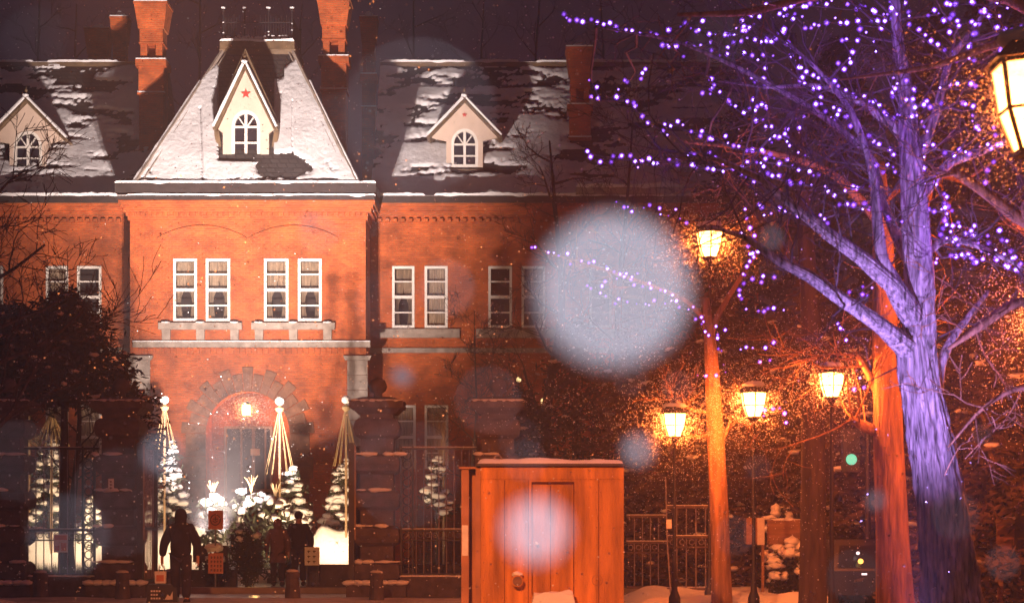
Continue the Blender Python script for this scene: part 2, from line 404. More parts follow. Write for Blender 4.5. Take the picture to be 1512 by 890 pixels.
# corbelled cornice
c = MB(); zc0, zc1 = Z(325, T), Z(298, T)
nstep = 5
for i in range(nstep):
    e = .08*(i+1)/1.0*.8; z0 = zc0+(zc1-zc0)*i/nstep; z1 = zc0+(zc1-zc0)*(i+1)/nstep
    if i == 1:
        for j in range(44):
            x = tx0-e+.02+j*.18; c.box(x, x+.10, T-e-.03, T-.001, z0, z1-.001)
        c.box(tx0-e*.6, tx1+e*.6, T-e*.5, T+7.9, z0+.001, z1-.002)
    else: c.box(tx0-e, tx1+e, T-e, T+7.9, z0, z1)
c.build('brick_cornice', M['brick'], B)
ex0, ex1 = X(174, T), X(557, T)
c = MB(); c.box(ex0+.06, ex1-.06, T-.44, T+8.0, Z(297.9, T), Z(288, T)); c.box(ex0, ex1, T-.5, T+8.05, Z(288, T)+.001, Z(274, T))
c.build('eave', M['eave'], B)
def snowlip(name, xa, xb, y0, y1, z, h, seed, parent=B, thr=-9, step=.06):
    mb = MB(); n = int((xb-xa)/step); prev = None
    for i in range(n+1):
        x = xa+(xb-xa)*i/n; q = N((x*.9+seed, seed, 0)); hh = h*(1+.6*q+.4*N((x*5, seed, 1))); drop = max(0, .09*N((x*1.7, seed, 4)))
        if q < thr or i in (0, n): hh = .004; drop = 0
        cur = [(x, y0-.03, z-drop), (x, y0-.05, z+hh*.6), (x, y0+.04, z+hh), (x, y1, z+hh*.9), (x, y1, z+.002)]
        if prev:
            for k2 in range(4): mb.face([prev[k2], cur[k2], cur[k2+1], prev[k2+1]])
        prev = cur
    return mb.build('snow', M['snow'], parent, smooth=True)
snowlip('s', ex0, ex1, T-.5, T-.3, Z(274, T), .10, 1, thr=-.35)
snowlip('s', ex0+.02, ex1-.02, T-.52, T-.43, Z(292.5, T), .07, 7, thr=-.45)
# mansard roof
rh0, rh1 = 162*(T-.42)/F, 51*64.5/F; zb, ztp = Z(268, T-.42), Z(75, 64.5); yb0, yb1 = T-.42, T+7.5
rcx = xc+.0; ycen = 65.9; 
base = [(rcx-rh0, yb0, zb), (rcx+rh0, yb0, zb), (rcx+rh0, yb1, zb), (rcx-rh0, yb1, zb)]
top = [(rcx-rh1, 64.45, ztp), (rcx+rh1, 64.45, ztp), (rcx+rh1, 67.0, ztp), (rcx-rh1, 67.0, ztp)]
rf = MB().hexa(base, top).build('roof', M['slate'], B)
MB().box(ex0+.12, ex1-.12, T-.43, T+7.9, Z(274, T)+.001, zb-.0).build('roof_gutter', M['eave'], B)
for i in range(2):
    b0, t0 = Vector(base[i]), Vector(top[i]); s = -1 if i == 0 else 1
    h = MB(); h.tube([b0+Vector((0, -.03, 0)), t0+Vector((0, -.03, 0))], .075, 6); h.tube([b0+Vector((-s*.22, -.05, .02)), t0+Vector((-s*.15, -.04, 0))], .03, 5)
    h.build('hip_ridge', M['stone'], rf)
    pts = [b0.lerp(t0, k2/20)+Vector((s*.07, -.02, .03)) for k2 in range(16)]
    MB().tube(pts, [.05+.03*N((k2*.7, i, 0)) for k2 in range(16)], 6).build('snow', M['snow'], rf)
def px_of(p): return 756+p[0]/p[1]*F, 768-(p[2]-1.6)/p[1]*F
def snow_slope(name, b0, b1, t0, t1, nu, nv, maskf, thick, parent, noff):
    b0, b1, t0, t1 = map(Vector, (b0, b1, t0, t1)); nrm = (b1-b0).cross(t0-b0).normalized()
    mb = MB(); hs = []
    for j in range(nv+1):
        for i in range(nu+1):
            u, v = i/nu, j/nv; p = (b0.lerp(b1, u)).lerp(t0.lerp(t1, u), v)
            a, b = px_of(p); h = maskf(a, b, p); hs.append(h)
            hh = max(0, min(1, h*4)); hh = hh**.5
            mb.v.append(tuple(p+nrm*(thick*hh*(1+.5*N(p, 1.0)+.12*N(p, 6))-.01*(hh == 0)+.004)))
    for j in range(nv):
        for i in range(nu):
            a = j*(nu+1)+i; q = (a, a+1, a+nu+2, a+nu+1)
            if max(hs[k2] for k2 in q) > 0: mb.f.append(q)
    return mb.build(name, M['snow'], parent, smooth=True)
def tower_mask(a, b, p):
    n = .5*N((a*.03, b*.03, 1)) + .35*N((a*.11, b*.11, 2)) + .2*N((a*.3, b*.3, 3))
    h = .55+n
    edge = 112+18*math.sin(a*.05)+ (20 if a < 290 else 0) + (-15 if a > 420 else 0)
    h -= max(0, (edge+20*n-b)/25)
    dd = math.hypot((a-420)/52, (b-246)/24); h -= max(0, 1.15-dd+.35*n)*1.6
    h -= max(0, .8-abs(a-297-.03*(b-200))/6+.9*n)*.9*(1 if b > 160 else 0)
    h -= max(0, .6-abs(a-432)/5+.9*n)*.9*(1 if 150 < b < 240 else 0)
    if 322 < a < 405 and b < 240: h -= 1.5
    if b > 262: h -= .2-1.2*n
    return h
snow_slope('snow', base[0], base[1], top[0], top[1], 170, 130, tower_mask, .07, rf, 1)
# cap platform and cresting
c = MB(); py = 64.45; hw = 55*64.4/F
c.taper(rcx, 65.72, ztp-.35, ztp, rh1+.02, 1.31, rh1+.12, 1.4); c.box(rcx-hw, rcx+hw, py-.2, 67.2, ztp+.001, ztp+.26)
cp = c.build('roof_cap', M['copper'], B)
snowlip('s', rcx-hw, rcx+hw, py-.2, 67.0, ztp+.26, .10, 3, cp)
r = MB(); z0 = ztp+.27; zr = z0+.92
for yy in (py-.05, 67.0):
    for i in range(27):
        x = rcx-hw+.1+(2*hw-.2)*i/26
        r.tube([(x, yy, z0), (x, yy, zr-.1*(i % 2))], .012, 4)
    r.box(rcx-hw+.08, rcx+hw-.08, yy-.015, yy+.015, zr-.28, zr-.25); r.box(rcx-hw+.08, rcx+hw-.08, yy-.015, yy+.015, z0+.12, z0+.15)
    for t in (0, .31, .66, 1):
        x = rcx-hw+.1+(2*hw-.2)*t; r.tube([(x, yy, z0), (x, yy, zr+.12)], .03, 6); r.blob((x, yy, zr+.16), .06, .06, .06)
for sx in (-1, 1):
    for i in range(14): x = rcx+sx*(hw-.1); yy = py+2.4*i/14; r.tube([(x, yy, z0), (x, yy, zr)], .012, 4)
ro = r.build('roof_railing', M['dark'], B)
sn = MB()
for t in (0, .31, .66, 1): sn.blob((rcx-hw+.1+(2*hw-.2)*t, py-.05, zr+.24), .085, .07, .04, t)
for i in range(34): 
    x = rcx-hw+.15+(2*hw-.3)*rng.random(); sn.blob((x, py-.05, z0+.1+.1*rng.random()), .07, .05, .06, i)
for i in range(8): sn.blob((rcx-hw+.1+(2*hw-.2)*[0, .31, .66, 1][i % 4], py-.06, z0+.2+.6*rng.random()), .035, .03, .035, i)
sn.build('snow', M['snow'], ro)

def dormer(cx, yf, zbase, zeave, zapex, hb, he, wz0, wz1, whw, star, depth, big=False, wallmat='gable'):
    dm = bpy.data.objects.new('dormer', None); col.objects.link(dm); dm.parent = B; dm.location = Vector((cx, yf, zbase))-wloc(B)
    # gable wall with arched opening
    zs = wz1-whw*1.15; w_ = MB(); he2 = he*(.85 if big else .97); hi = max(hb, 0)
    arc = arcpts(cx, zs, whw, 180, 90, 10, wz1-zs)
    for s in (1, -1):
        m_ = lambda x: cx+s*(x-cx)
        w_.prism([(m_(cx-hb), zbase), (m_(cx-whw), zbase), (m_(cx-whw), zs)]+[(m_(x), z) for x, z in arc]+[(cx, zapex), (m_(cx-he2), zeave), (m_(cx-hb), zeave-.12)], yf, yf+.15)
    w_.box(cx-whw, cx+whw, yf+.0, yf+.15, zbase, wz0)
    for s in (-1, 1): w_.box(min(cx+s*hb, cx+s*(hb-.1)), max(cx+s*hb, cx+s*(hb-.1)), yf+.15, yf+depth*.6, zbase, zeave)
    w_.build('gable_wall', M[wallmat], dm)
    rr = MB()
    for s in (-1, 1):
        # roof plane, slab from ridge to eave
        a = Vector((cx, 0, zapex)); e = Vector((cx+s*he2*1.06, 0, zeave-.06)); t = .10
        rr.hexa([(a.x, yf-.25, a.z+.02), (e.x, yf-.25, e.z), (e.x, yf+depth, e.z), (a.x, yf+depth, a.z+.02)],
                [(a.x, yf-.25, a.z+.02+t*1.6), (e.x+s*t, yf-.25, e.z+t*.4), (e.x+s*t, yf+depth, e.z+t*.4), (a.x, yf+depth, a.z+.02+t*1.6)])
        if big:
            rr.prism([(cx, zapex+.12), (cx+s*he2*1.10, zeave-.02), (cx+s*he, zeave-.02), (cx+s*he, zeave+.22), (cx, zapex+.66)], yf-.12, yf+depth)
            rr.prism([(cx+s*he2, zeave-.02), (cx+s*he, zeave-.02), (cx+s*he*.98, zeave-.25), (cx+s*hb, zbase-.25), (cx+s*hb, zbase)], yf+.16, yf+.9)
            rr.box(min(cx+s*hb, cx+s*(hb+.03)), max(cx+s*hb, cx+s*(hb+.03)), yf-.06, yf+.155, zbase-.25, zbase)
    rr.box(cx-hb-.04, cx+hb+.04, yf-.12, yf+.1, zbase-.24, zbase-.02)
    rr.build('dormer_roof', M['copper'], dm)
    b_ = MB(); sn = MB()
    for s in (-1, 1):
        a = Vector((cx, yf-.29, zapex+.02)); e = Vector((cx+s*he2*1.08, yf-.29, zeave-.06))
        d = (e-a).normalized(); q = Vector((d.z*s*-1, 0, d.x*s))*.0
        b_.tube([a, e], .045, 4)
        sn.tube([a.lerp(e, i/10)+Vector((s*.06, -.0, .10)) for i in range(11)], [.05+.02*N((i, s, cx)) for i in range(11)], 5)
    b_.build('bargeboard', M['copper'], dm)
    sn.blob((cx, yf-.25, zapex+.2), .12, .12, .07); sn.build('snow', M['snow'], dm)
    fn = MB(); fn.tube([(cx, yf-.2, zapex+.1), (cx, yf-.2, zapex+.5)], [.035, .015], 6); fn.blob((cx, yf-.2, zapex+.38), .06, .06, .06)
    fn.build('finial', M['copper'], dm)
    if star:
        r1 = star[1]; st = []
        for i in range(10):
            a = R(90+36*i); rr_ = r1 if i % 2 == 0 else r1*.4; st.append((cx+rr_*math.cos(a), star[0]+rr_*math.sin(a)))
        MB().prism(st, yf-.03, yf-.003).build('star', M['red'], dm)
    arch_window(cx, wz0, wz1, whw, yf+.06)
    return dm
yf = T+.15
dormer(X(363, yf), yf, Z(237, yf), Z(191, yf), Z(103, yf), 34*yf/F, 48*yf/F, Z(234, yf), Z(163, yf), 21*yf/F, (Z(139, yf), .17), 1.9, True)
yf = 65.2
dormer(X(686, yf), yf, Z(250, yf), Z(203, yf), Z(152, yf), 27*yf/F, 50*yf/F, Z(247, yf), Z(190, yf), 20*yf/F, (Z(170, yf), .09), 3.2)
dormer(X(41, yf), yf, Z(252, yf), Z(207, yf), Z(152, yf), 27*yf/F, 55*yf/F, Z(250, yf), Z(193, yf), 21*yf/F, None, 3.2)
yf = 65.2
# wings
ze = Z(302, Wd); sill_r = [(579, 612), (627, 661), (721, 756), (770, 805), (870, 903), (918, 952)]
sill_l = [(-110, -77), (-62, -28), (-30+2, 5), (68, 101), (114, 150)]
gw = [(580, 614), (627, 662), (722, 756), (770, 804)]
for wx0, wx1, ws, gs, lo in ((tx1-.0, X(1120, Wd), sill_r, gw, 1), (X(-520, Wd), tx0+.0, sill_l[:2]+[(-28, 5)]+sill_l[3:], [(68, 101), (114, 150)], 0)):
    mb = MB(); hl = [(X(a, Wd), X(b, Wd), Z(484, Wd), Z(393, Wd)) for a, b in ws]+[(X(a, Wd), X(b, Wd), Z(692, Wd), Z(598, Wd)) for a, b in gs]
    holes_wall(mb, wx0, wx1, 0, ze, Wd, Wd+.4, hl); mb.build('wing_wall', M['brick'], B)
    for n_, h in enumerate(hl): window(*h, Wd, curtain=('sheer' if h[3] < 6 or (lo and n_ == 1) else ('drape' if n_ in (0, 3) else None)))  # right wing's second curtain is added to imitate a pale reflection in the pane
    s = MB(); s.box(wx0, wx1, Wd-.1, Wd-.002, Z(521, Wd), Z(514, Wd)); s.build('string_course', M['stone'], B)
    for j in range(0, len(ws)-1, 2):
        a, b = ws[j][0]-18, ws[j+1][1]+18
        s = MB(); s.box(X(a, Wd), X(b, Wd), Wd-.14, Wd-.002, Z(499, Wd), Z(486, Wd)); s.build('window_sill', M['stone'], B)
    c = MB()
    for i in range(4): c.box(wx0, wx1, Wd-.08*(i+1), Wd-.001, ze-.5+.125*i, ze-.5+.125*(i+1)-.001)
    for i in range(int((wx1-wx0)/.26)): c.box(wx0+i*.26, wx0+i*.26+.13, Wd-.2, Wd-.083, ze-.62, ze-.502)
    c.build('brick_cornice', M['brick'], B)
    c = MB(); c.box(wx0, wx1, Wd-.45, Wd+.5, ze, ze+.22); c.build('eave', M['eave'], B)
    snowlip('s', wx0+.01, wx1, Wd-.45, Wd+.2, ze+.22, .14, 4+lo, thr=-.3)
    zr_, yr = Z(97, 69), 69.0
    rr = MB(); y0 = Wd+.1
    rr.v += [(wx0, y0, ze+.2), (wx1, y0, ze+.2), (wx1, yr, zr_), (wx0, yr, zr_), (wx0, 74, ze+.2), (wx1, 74, ze+.2)]
    rr.f += [(0, 1, 2, 3), (3, 2, 5, 4), (0, 3, 4), (1, 5, 2)]
    wr = rr.build('wing_roof', M['slate'], B)
    MB().box(wx0, wx1, yr-.12, yr+.12, zr_-.05, zr_+.10).build('roof_ridge', M['copper'], wr)
    snowlip('s', wx0, wx1, yr-.12, yr+.1, zr_+.10, .10, 12+lo, wr, thr=-.22)
    def wmask(a, b, p, lo=lo):
        n = .9*N((a*.012, b*.05, 5+lo)) + .5*N((a*.03, b*.16, 2)) + .25*N((a*.15, b*.3, 3))
        h = .16+n-.10*(1 if b < 130 else 0)+(.35 if b > 270 else 0)+.12*((b-190)/100)
        return h
    nu = 330
    snow_slope('snow', (wx0, y0, ze+.2), (wx1, y0, ze+.2), (wx0, yr, zr_), (wx1, yr, zr_), nu, 110, wmask, .09, wr, 1)
# end pediment of the far bay
c = MB(); a0, a1 = X(850, 63.6), X(1010, 63.6)
c.box(a0, a1, 63.2, 64.6, ze+.24, ze+.45); c.build('bay_eave', M['stone'], B); snowlip('s', a0, a1, 63.2, 64.2, ze+.45, .16, 22)

def chimney(cx_px, D, hw_px, y_cap, y_base, arch=True, bottom=12.0):
    cx = X(cx_px, D); k_ = D/F; hw = hw_px*k_; zt_ = Z(y_cap, D); c = MB()
    zz = lambda dy: Z(y_cap+dy, D)
    c.box(cx-hw*1.25, cx+hw*1.25, D-hw*1.25, D+hw*1.25, zz(3), zz(0))
    c.hexa([(cx-hw*.95, D-hw*.95, zz(38)), (cx+hw*.95, D-hw*.95, zz(38)), (cx+hw*.95, D+hw*.95, zz(38)), (cx-hw*.95, D+hw*.95, zz(38))],
           [(cx-hw*1.2, D-hw*1.2, zz(3.1)), (cx+hw*1.2, D-hw*1.2, zz(3.1)), (cx+hw*1.2, D+hw*1.2, zz(3.1)), (cx-hw*1.2, D+hw*1.2, zz(3.1))])
    c.box(cx-hw*.85, cx+hw*.85, D-hw*.85, D+hw*.85, zz(58), zz(38.1))
    c.box(cx-hw*.9, cx+hw*.9, D-hw*.9, D+hw*.9, zz(60), zz(58.05))
    for s in (-1, 1):
        c.box(min(cx+s*hw*.8, cx+s*hw*.32), max(cx+s*hw*.8, cx+s*hw*.32), D-hw*.8, D+hw*.8, zz(84), zz(60.05))
    c.box(cx-hw*.319, cx+hw*.319, D+hw*.1, D+hw*.7, zz(84), zz(60.06))
    c.box(cx-hw*1.12, cx+hw*1.12, D-hw*1.12, D+hw*1.12, zz(94), zz(84.05))
    c.box(cx-hw*.92, cx+hw*.92, D-hw*.92, D+hw*.92, zz(132), zz(94.05))
    c.box(cx-hw*1.0, cx+hw*1.0, D-hw*1.0, D+hw*1.0, zz(135), zz(132.05))
    c.box(cx-hw*.88, cx+hw*.88, D-hw*.88, D+hw*.88, bottom, zz(135.05))
    ch = c.build('chimney', M['brick'], B)
    s = MB()
    for dy, f_ in ((0, 1.22), (84, 1.1), (132, .99)): s.box(cx-hw*f_, cx+hw*f_, D-hw*f_, D-hw*.6 if dy else D+hw*f_, zz(dy)+.002, zz(dy)+.045)
    s.blob((cx, D, zz(0)+.1), hw*.6, hw*.5, .18, cx, 2)
    s.build('snow', M['snow'], ch)
chimney(226.5, 66.2, 20, 9, 165); chimney(494.5, 66.2, 20, 4, 165)
chimney(178, 71.5, 11, 28, 0); chimney(545, 71.5, 11, 28, 0); chimney(146, 73, 15, 46, 0)
chimney(856, 66.5, 17, 74, 0)

# ---------------------------------------------------------------- forecourt: roped trees
def rope_pole(px, ytop, ybot, D, hwpx, label, tree=None, n=12, ball=True, zg=1.0):
    loc = (X(px, D), D, 0.0); t = thing('rope_tent_pole', loc, label, 'rope tent', 'roped winter tents over garden trees')
    cx, cy = loc[0], loc[1]; z1 = Z(ytop, D); z0 = Z(ybot, D)
    MB().tube([(cx, cy, 0), (cx, cy, z1-.1)], .035, 8).build('pole', M['bamboo'], t)
    if ball:
        MB().blob((cx, cy, z1), .13, .13, .12, px, 2, .05).build('ball', M['white'], t)
        MB().lathe(cx, cy, [(.05, z1-.32), (.11, z1-.27), (.12, z1-.2), (.05, z1-.14)]).build('collar', M['rope'], t)
    for i in range(n):
        a = 2*math.pi*(i+.3)/n; r_ = hwpx*D/F
        MB().tube([(cx+.03*math.cos(a), cy+.03*math.sin(a), z1-.25), (cx+r_*math.cos(a), cy+r_*math.sin(a), z0)], .009, 4).build('rope', M['rope'], t)
    return t
def snow_tree(px, ytop, ybot, D, hwpx, label, nclump=60, seed=1, leafy=True):
    cx = X(px, D); zt_ = Z(ytop, D); z0_ = Z(ybot, D); hw = hwpx*D/F; rg = random.Random(seed)
    t = thing('snowy_conifer', (cx, D, 0), label, 'tree', 'snow laden garden trees before the building')
    tr = MB(); tr.tube([(cx, D, 0), (cx+.02, D, (z0_+zt_)/2), (cx, D, zt_)], [.07, .05, .02], 7)
    sn = MB(); lf = MB()
    for i in range(nclump):
        v = (i+.5)/nclump; z = z0_+(zt_-z0_)*v; r_ = hw*(1-v*.86)*(.55+.5*rg.random()); a = rg.random()*6.283 if v < .93 else 0
        x, y = cx+r_*math.cos(a), D+r_*math.sin(a)*.8; z += rg.uniform(-.08, .08)
        tr.tube([(cx, D, z+.06), ((cx+x)/2, (D+y)/2, z+.06), (x, y, z-.05)], [.02, .014, .008], 4)
        s_ = (.10+.12*rg.random())*(1-.45*v)
        sn.blob((x, y, z+.03), s_*1.25, s_*1.1, s_*.62, i+seed, 2, .5)
        for k2 in range(14):
            c = Vector((x+rg.gauss(0, s_*.9), y+rg.gauss(0, s_*.8), z-.05-rg.random()*.16)); d = Vector((rg.gauss(0, 1), rg.gauss(0, 1), rg.gauss(0, .6))).normalized()*.09; e = d.orthogonal().normalized()*.018
            lf.face([c-d-e, c-d+e, c+d+e, c+d-e])
    tr.build('trunk', M['barkdark'], t); sn.build('snow', M['snow'], t, smooth=True); lf.build('needles', M['leaf'], t)
    return t
rope_pole(243, 590, 662, 53, 17, 'roped pole with white ball, left of the walking person')
rope_pole(413, 592, 700, 53, 22, 'roped pole with white ball directly below the entrance lantern, right of the door')
rope_pole(511, 590, 688, 53, 19, 'roped pole with white ball, beside the right gate pillar')
rope_pole(76, 596, 660, 53, 27, 'wide rope cone glowing gold behind the left fence', n=18, ball=False)
rope_pole(43, 606, 662, 54, 16, 'narrow rope cone with bare tip, leftmost of the tents', n=10, ball=False)
rope_pole(655, 634, 680, 54, 9, 'small rope cone seen above the right fence', n=9, ball=False)
snow_tree(250, 655, 790, 54.5, 38, 'snow laden conifer glowing warm behind the walking person', 85, 1)
snow_tree(72, 652, 800, 54, 46, 'broad snow laden tree shining through the left fence', 95, 2)
snow_tree(427, 690, 790, 53.5, 36, 'dim snow laden conifer behind the couple', 70, 3)
snow_tree(508, 680, 785, 54.5, 32, 'snow laden conifer beside the right gate pillar', 75, 4)
snow_tree(136, 735, 800, 53, 18, 'small bright snow laden shrub against the left gate pillar', 34, 5)
snow_tree(645, 672, 760, 54, 26, 'small snow laden tree under the rope cone behind the right fence', 22, 6)
# tufted straw wrapped shrubs
for i, (px, yt, D, s_, lab) in enumerate(((314, 712, 50.6, .8, 'straw tufted snowy shrub, left of the glowing three'), (371, 704, 51.2, 1.2, 'straw tufted snowy shrub, largest and middle of the glowing three'), (433-26, 714, 50.6, .8, 'straw tufted snowy shrub, right of the glowing three'))):
    cx = X(px, D); zt_ = Z(yt+18, D); t = thing('wrapped_shrub', (cx, D, 0), lab, 'shrub', 'three straw tufted shrubs lit before the entrance')
    lf = MB(); rg = random.Random(i)
    for k2 in range(260):
        a = rg.random()*6.28; r_ = .5*s_*rg.random()**.5; c = Vector((cx+r_*math.cos(a), D+r_*math.sin(a), .1+(zt_-.3)*rg.random())); d = Vector((rg.gauss(0, 1), rg.gauss(0, 1), rg.gauss(0, 1))).normalized()*.12; e = d.orthogonal().normalized()*.03
        lf.face([c-d-e, c-d+e, c+d+e, c+d-e])
    lf.build('foliage', M['leaf'], t)
    sn = MB()
    for k2 in range(int(16*s_)):
        a = k2*2.4; v = rg.random(); sn.blob((cx+.42*s_*math.cos(a)*(1-v*.5), D+.4*s_*math.sin(a)*(1-v*.5), zt_-.75*s_*(1-v)), .14, .14, .10, k2, 2, .5)
    sn.build('snow', M['snow'], t, smooth=True)
    tf = MB()
    for k2 in range(9):
        a = k2*.7; tf.tube([(cx, D, zt_-.1), (cx+.05*math.cos(a), D+.05*math.sin(a), zt_+.12), (cx+.16*math.cos(a)*(.5+rg.random()), D+.16*math.sin(a), zt_+.25+.15*rg.random())], [.02, .02, .008], 4)
    tf.build('straw_tuft', M['rope'], t)
for px, D_, tgt, pw_, lab_ in ((112, 49.8, (72, 700, 54), 1500, 'small garden floodlight aimed at the broad snowy tree behind the left fence'), (480, 50.2, (508, 700, 54.5), 1500, 'small garden floodlight aimed at the snowy conifer by the right pillar'), (232, 50.2, (250, 720, 54.5), 1000, 'small garden floodlight aimed at the conifer behind the walking person'), (402, 48.6, (375, 735, 51), 1000, 'small garden floodlight aimed at the three tufted shrubs'), (628, 50.2, (648, 690, 54), 260, 'small garden floodlight aimed at the small tree behind the right fence')):
    a = (X(px, D_), D_, .2); fl = thing('floodlight', (a[0], a[1], 0), lab_, 'floodlight')
    MB().box(a[0]-.12, a[0]+.12, D_-.1, D_+.06, 0, .14).build('housing', M['dark'], fl)
    lamp('SPOT', 'garden_light', (a[0], D_+.05, .3), pw_, (1, .66, .36), .08, P(*tgt), 80, .8, parent=fl)
# dark evergreen bed that hides the floodlights from the street
def leaf_mass(mb, cx, cy, cz, rx, ry, rz, n, size, rg, shell=.5):
    for k2 in range(n):
        d = Vector((rg.gauss(0, 1), rg.gauss(0, 1), rg.gauss(0, 1))).normalized(); r_ = shell+(1-shell)*rg.random()**.6
        r_ *= 1+.25*N((d.x*2+cx, d.y*2, d.z*2))
        c = Vector((cx+d.x*rx*r_, cy+d.y*ry*r_, cz+d.z*rz*r_))
        e1 = Vector((rg.gauss(0, 1), rg.gauss(0, 1), rg.gauss(0, 1))).normalized()*size*rg.uniform(.6, 1.3); e2 = e1.orthogonal().normalized()*size*.35
        mb.face([c-e1, c+e2, c+e1, c-e2])
def bush(px, D, rx, ry, h, label, cat='shrub', n=1400, size=.08, seed=1, leaf='leaf', snow=14, name='evergreen_shrub', group=None):
    cx = X(px, D); rg = random.Random(seed); t = thing(name, (cx, D, 0), label, cat, group)
    lf = MB()
    for k2 in range(7):
        a = rg.random()*6.28; f_ = rg.uniform(.5, .8); leaf_mass(lf, cx+rx*.4*math.cos(a), D+ry*.4*math.sin(a), h*rg.uniform(.35, .62), rx*f_, ry*f_, h*.4, n//7, size, rg, .3)
    lf.build('foliage', M[leaf], t)
    st = MB()
    for k2 in range(5):
        a = k2*1.3; st.tube([(cx, D, 0), (cx+rx*.5*math.cos(a), D+ry*.5*math.sin(a), h*.6)], [.05, .015], 5)
    st.build('stem', M['barkdark'], t)
    if snow:
        sn = MB()
        for k2 in range(snow):
            a = rg.random()*6.28; v = rg.random(); r_ = .9*math.sqrt(1-v*v*.8)
            sn.blob((cx+rx*r_*math.cos(a)*.8, D-abs(ry*r_*math.sin(a)*.8), h*(.35+.6*v)), rg.uniform(.07, .16), .12, rg.uniform(.05, .09), k2+seed, 2, .6)
        sn.build('snow', M['snow'], t, smooth=True)
    return t
bush(366, 44.6, .48, .4, 1.6, 'round dark clipped shrub standing before the glowing entrance', n=2600, size=.06, seed=3, snow=3)
bush(322, 44.9, .36, .4, .95, 'lower dark shrub between the orange sign and the round shrub', n=1800, size=.06, seed=4, snow=3)
MB()
pw = MB(); pw.box(X(205, 45.5), X(350, 45.5), 45.3, 45.6, 0, .42); tag(pw.build('planter_wall', M['granite'], origin=(X(250, 45.5), 45.4, 0)), 'low dark stone planter edge between the walking person and the signs', 'planter wall')
pw = MB(); pw.box(X(455, 45.5), X(680, 45.5), 45.3, 45.6, 0, .55); tag(pw.build('planter_wall', M['granite'], origin=(X(560, 45.5), 45.4, 0)), 'low dark stone planter edge behind the right gate pillar', 'planter wall')
for i, px in enumerate((384, 396)):
    fx = FL[0]+.5*i; t = thing('floodlight', (fx, FL[1]-.1, 0), ('black floodlight on the ground tilted at the facade, left of the pair', 'black floodlight on the ground tilted at the roof, right of the pair')[i], 'floodlight', 'ground floodlights for the facade')
    MB().box(fx-.04, fx+.04, FL[1]-.16, FL[1]-.10, 0, .6).build('stand', M['dark'], t)
    MB().box(fx-.17, fx+.17, FL[1]-.22, FL[1]-.162, .6, 1.0).build('housing', M['dark'], t)
g_ = P(378, 872, 42.6)
t = thing('ground_light', (g_.x, 42.9, 0), 'flush amber light glowing in the wet ground between the gate pillars', 'ground light')
MB().box(g_.x-.55, g_.x+.55, 42.75, 43.05, .004, .05).build('trim', M['dark'], t)
MB().box(g_.x-.22, g_.x+.22, 42.72, 42.748, .012, .045).box(g_.x-.5, g_.x+.5, 42.8, 43.0, .052, .06).build('lens', M['amber'], t)
lamp('POINT', 'ground_glow', (g_.x, 42.45, .22), 9, (1, .5, .15), .05, parent=t)

# ---------------------------------------------------------------- gate: pillars, fences, leaves
G = 40.0
def pillar(pxc, label, plaque=False, cx=None):
    cx = X(pxc, G) if cx is None else cx; t = thing('gate_pillar', (cx, G, 0), label, 'gate pillar', 'stone pillars of the gate')
    b = MB(); h = Z(612, G); hw = .37; z = .32; i = 0
    b.box(cx-.62, cx+.62, G-.62, G+.62, 0, .30)
    while z < h-.05:
        hh = .42 if i % 2 == 0 else .33; e = hw+(.10 if i % 2 == 0 else -.03)
        prof = [(e-.10, z), (e-.02, z+.07), (e+.01, z+hh/2), (e-.02, z+hh-.07), (e-.09, z+hh-.004)] if i % 2 == 0 else [(e, z), (e, z+hh-.004)]
        for (r0, z0), (r1, z1) in zip(prof, prof[1:]): b.taper(cx, G, z0, z1, r0, r0, r1, r1)
        z += hh; i += 1
    b.build('shaft', M['granite'], t)
    c = MB(); c.taper(cx, G, h, h+.12, .40, .40, .52, .52); c.box(cx-.56, cx+.56, G-.56, G+.56, h+.121, h+.26); c.taper(cx, G, h+.261, h+.36, .58, .58, .30, .30)
    cap = c.build('capstone', M['granite'], t)
    MB().lathe(cx, G, [(.10, h+.36), (.08, h+.44), (.17, h+.5), (.20, h+.6), (.15, h+.72), (.04, h+.78)], 14).build('ball_finial', M['granite'], cap, smooth=True)
    s = MB(); zz = .32; i = 0
    while zz < h-.05:
        hh = .42 if i % 2 == 0 else .33; zz += hh
        if i % 2 == 0 and zz < h-.1:
            for k2 in range(rng.choice((2, 3, 4))): s.blob((cx-.38+.27*k2+rng.uniform(-.1, .1), G-.43, zz+.0), rng.uniform(.08, .2), .05, rng.uniform(.02, .05), k2+i+pxc, 2, .5)
        i += 1
    for k2 in range(6): s.blob((cx-.45+.18*k2, G-.5, h+.265), .14, .07, .035, k2+pxc, 2, .4)
    for k2 in range(7): s.blob((cx-.55+.18*k2, G-.6, .31), .15, .1, .06, k2+2*pxc, 2, .4)
    s.build('snow', M['snow'], t, smooth=True)
    if plaque:
        q = MB().box(X(168, G)+.0, X(175.5, G), G-.55, G-.50, Z(723, G), Z(707, G)).build('name_plaque', M['paper'], t)
        m_ = MB()
        for k2 in range(3):
            z0 = Z(711+4.6*k2, G); m_.box(X(170, G), X(174, G), G-.56, G-.551, z0-.012, z0+.003); m_.box(X(171.4, G), X(172.6, G), G-.562, G-.5605, z0-.03, z0+.012)
        m_.build('lettering', M['ink'], q)
    return t
pillar(179, 'dark banded stone gate pillar with a white name plaque, left side of the opening', True)
pillar(558, 'dark banded stone gate pillar right of the opening, beside the couple')
pillar(12, 'dark banded stone pillar at the far left end of the fence')
pillar(735, 'dark stone pillar half hidden behind the orange box')
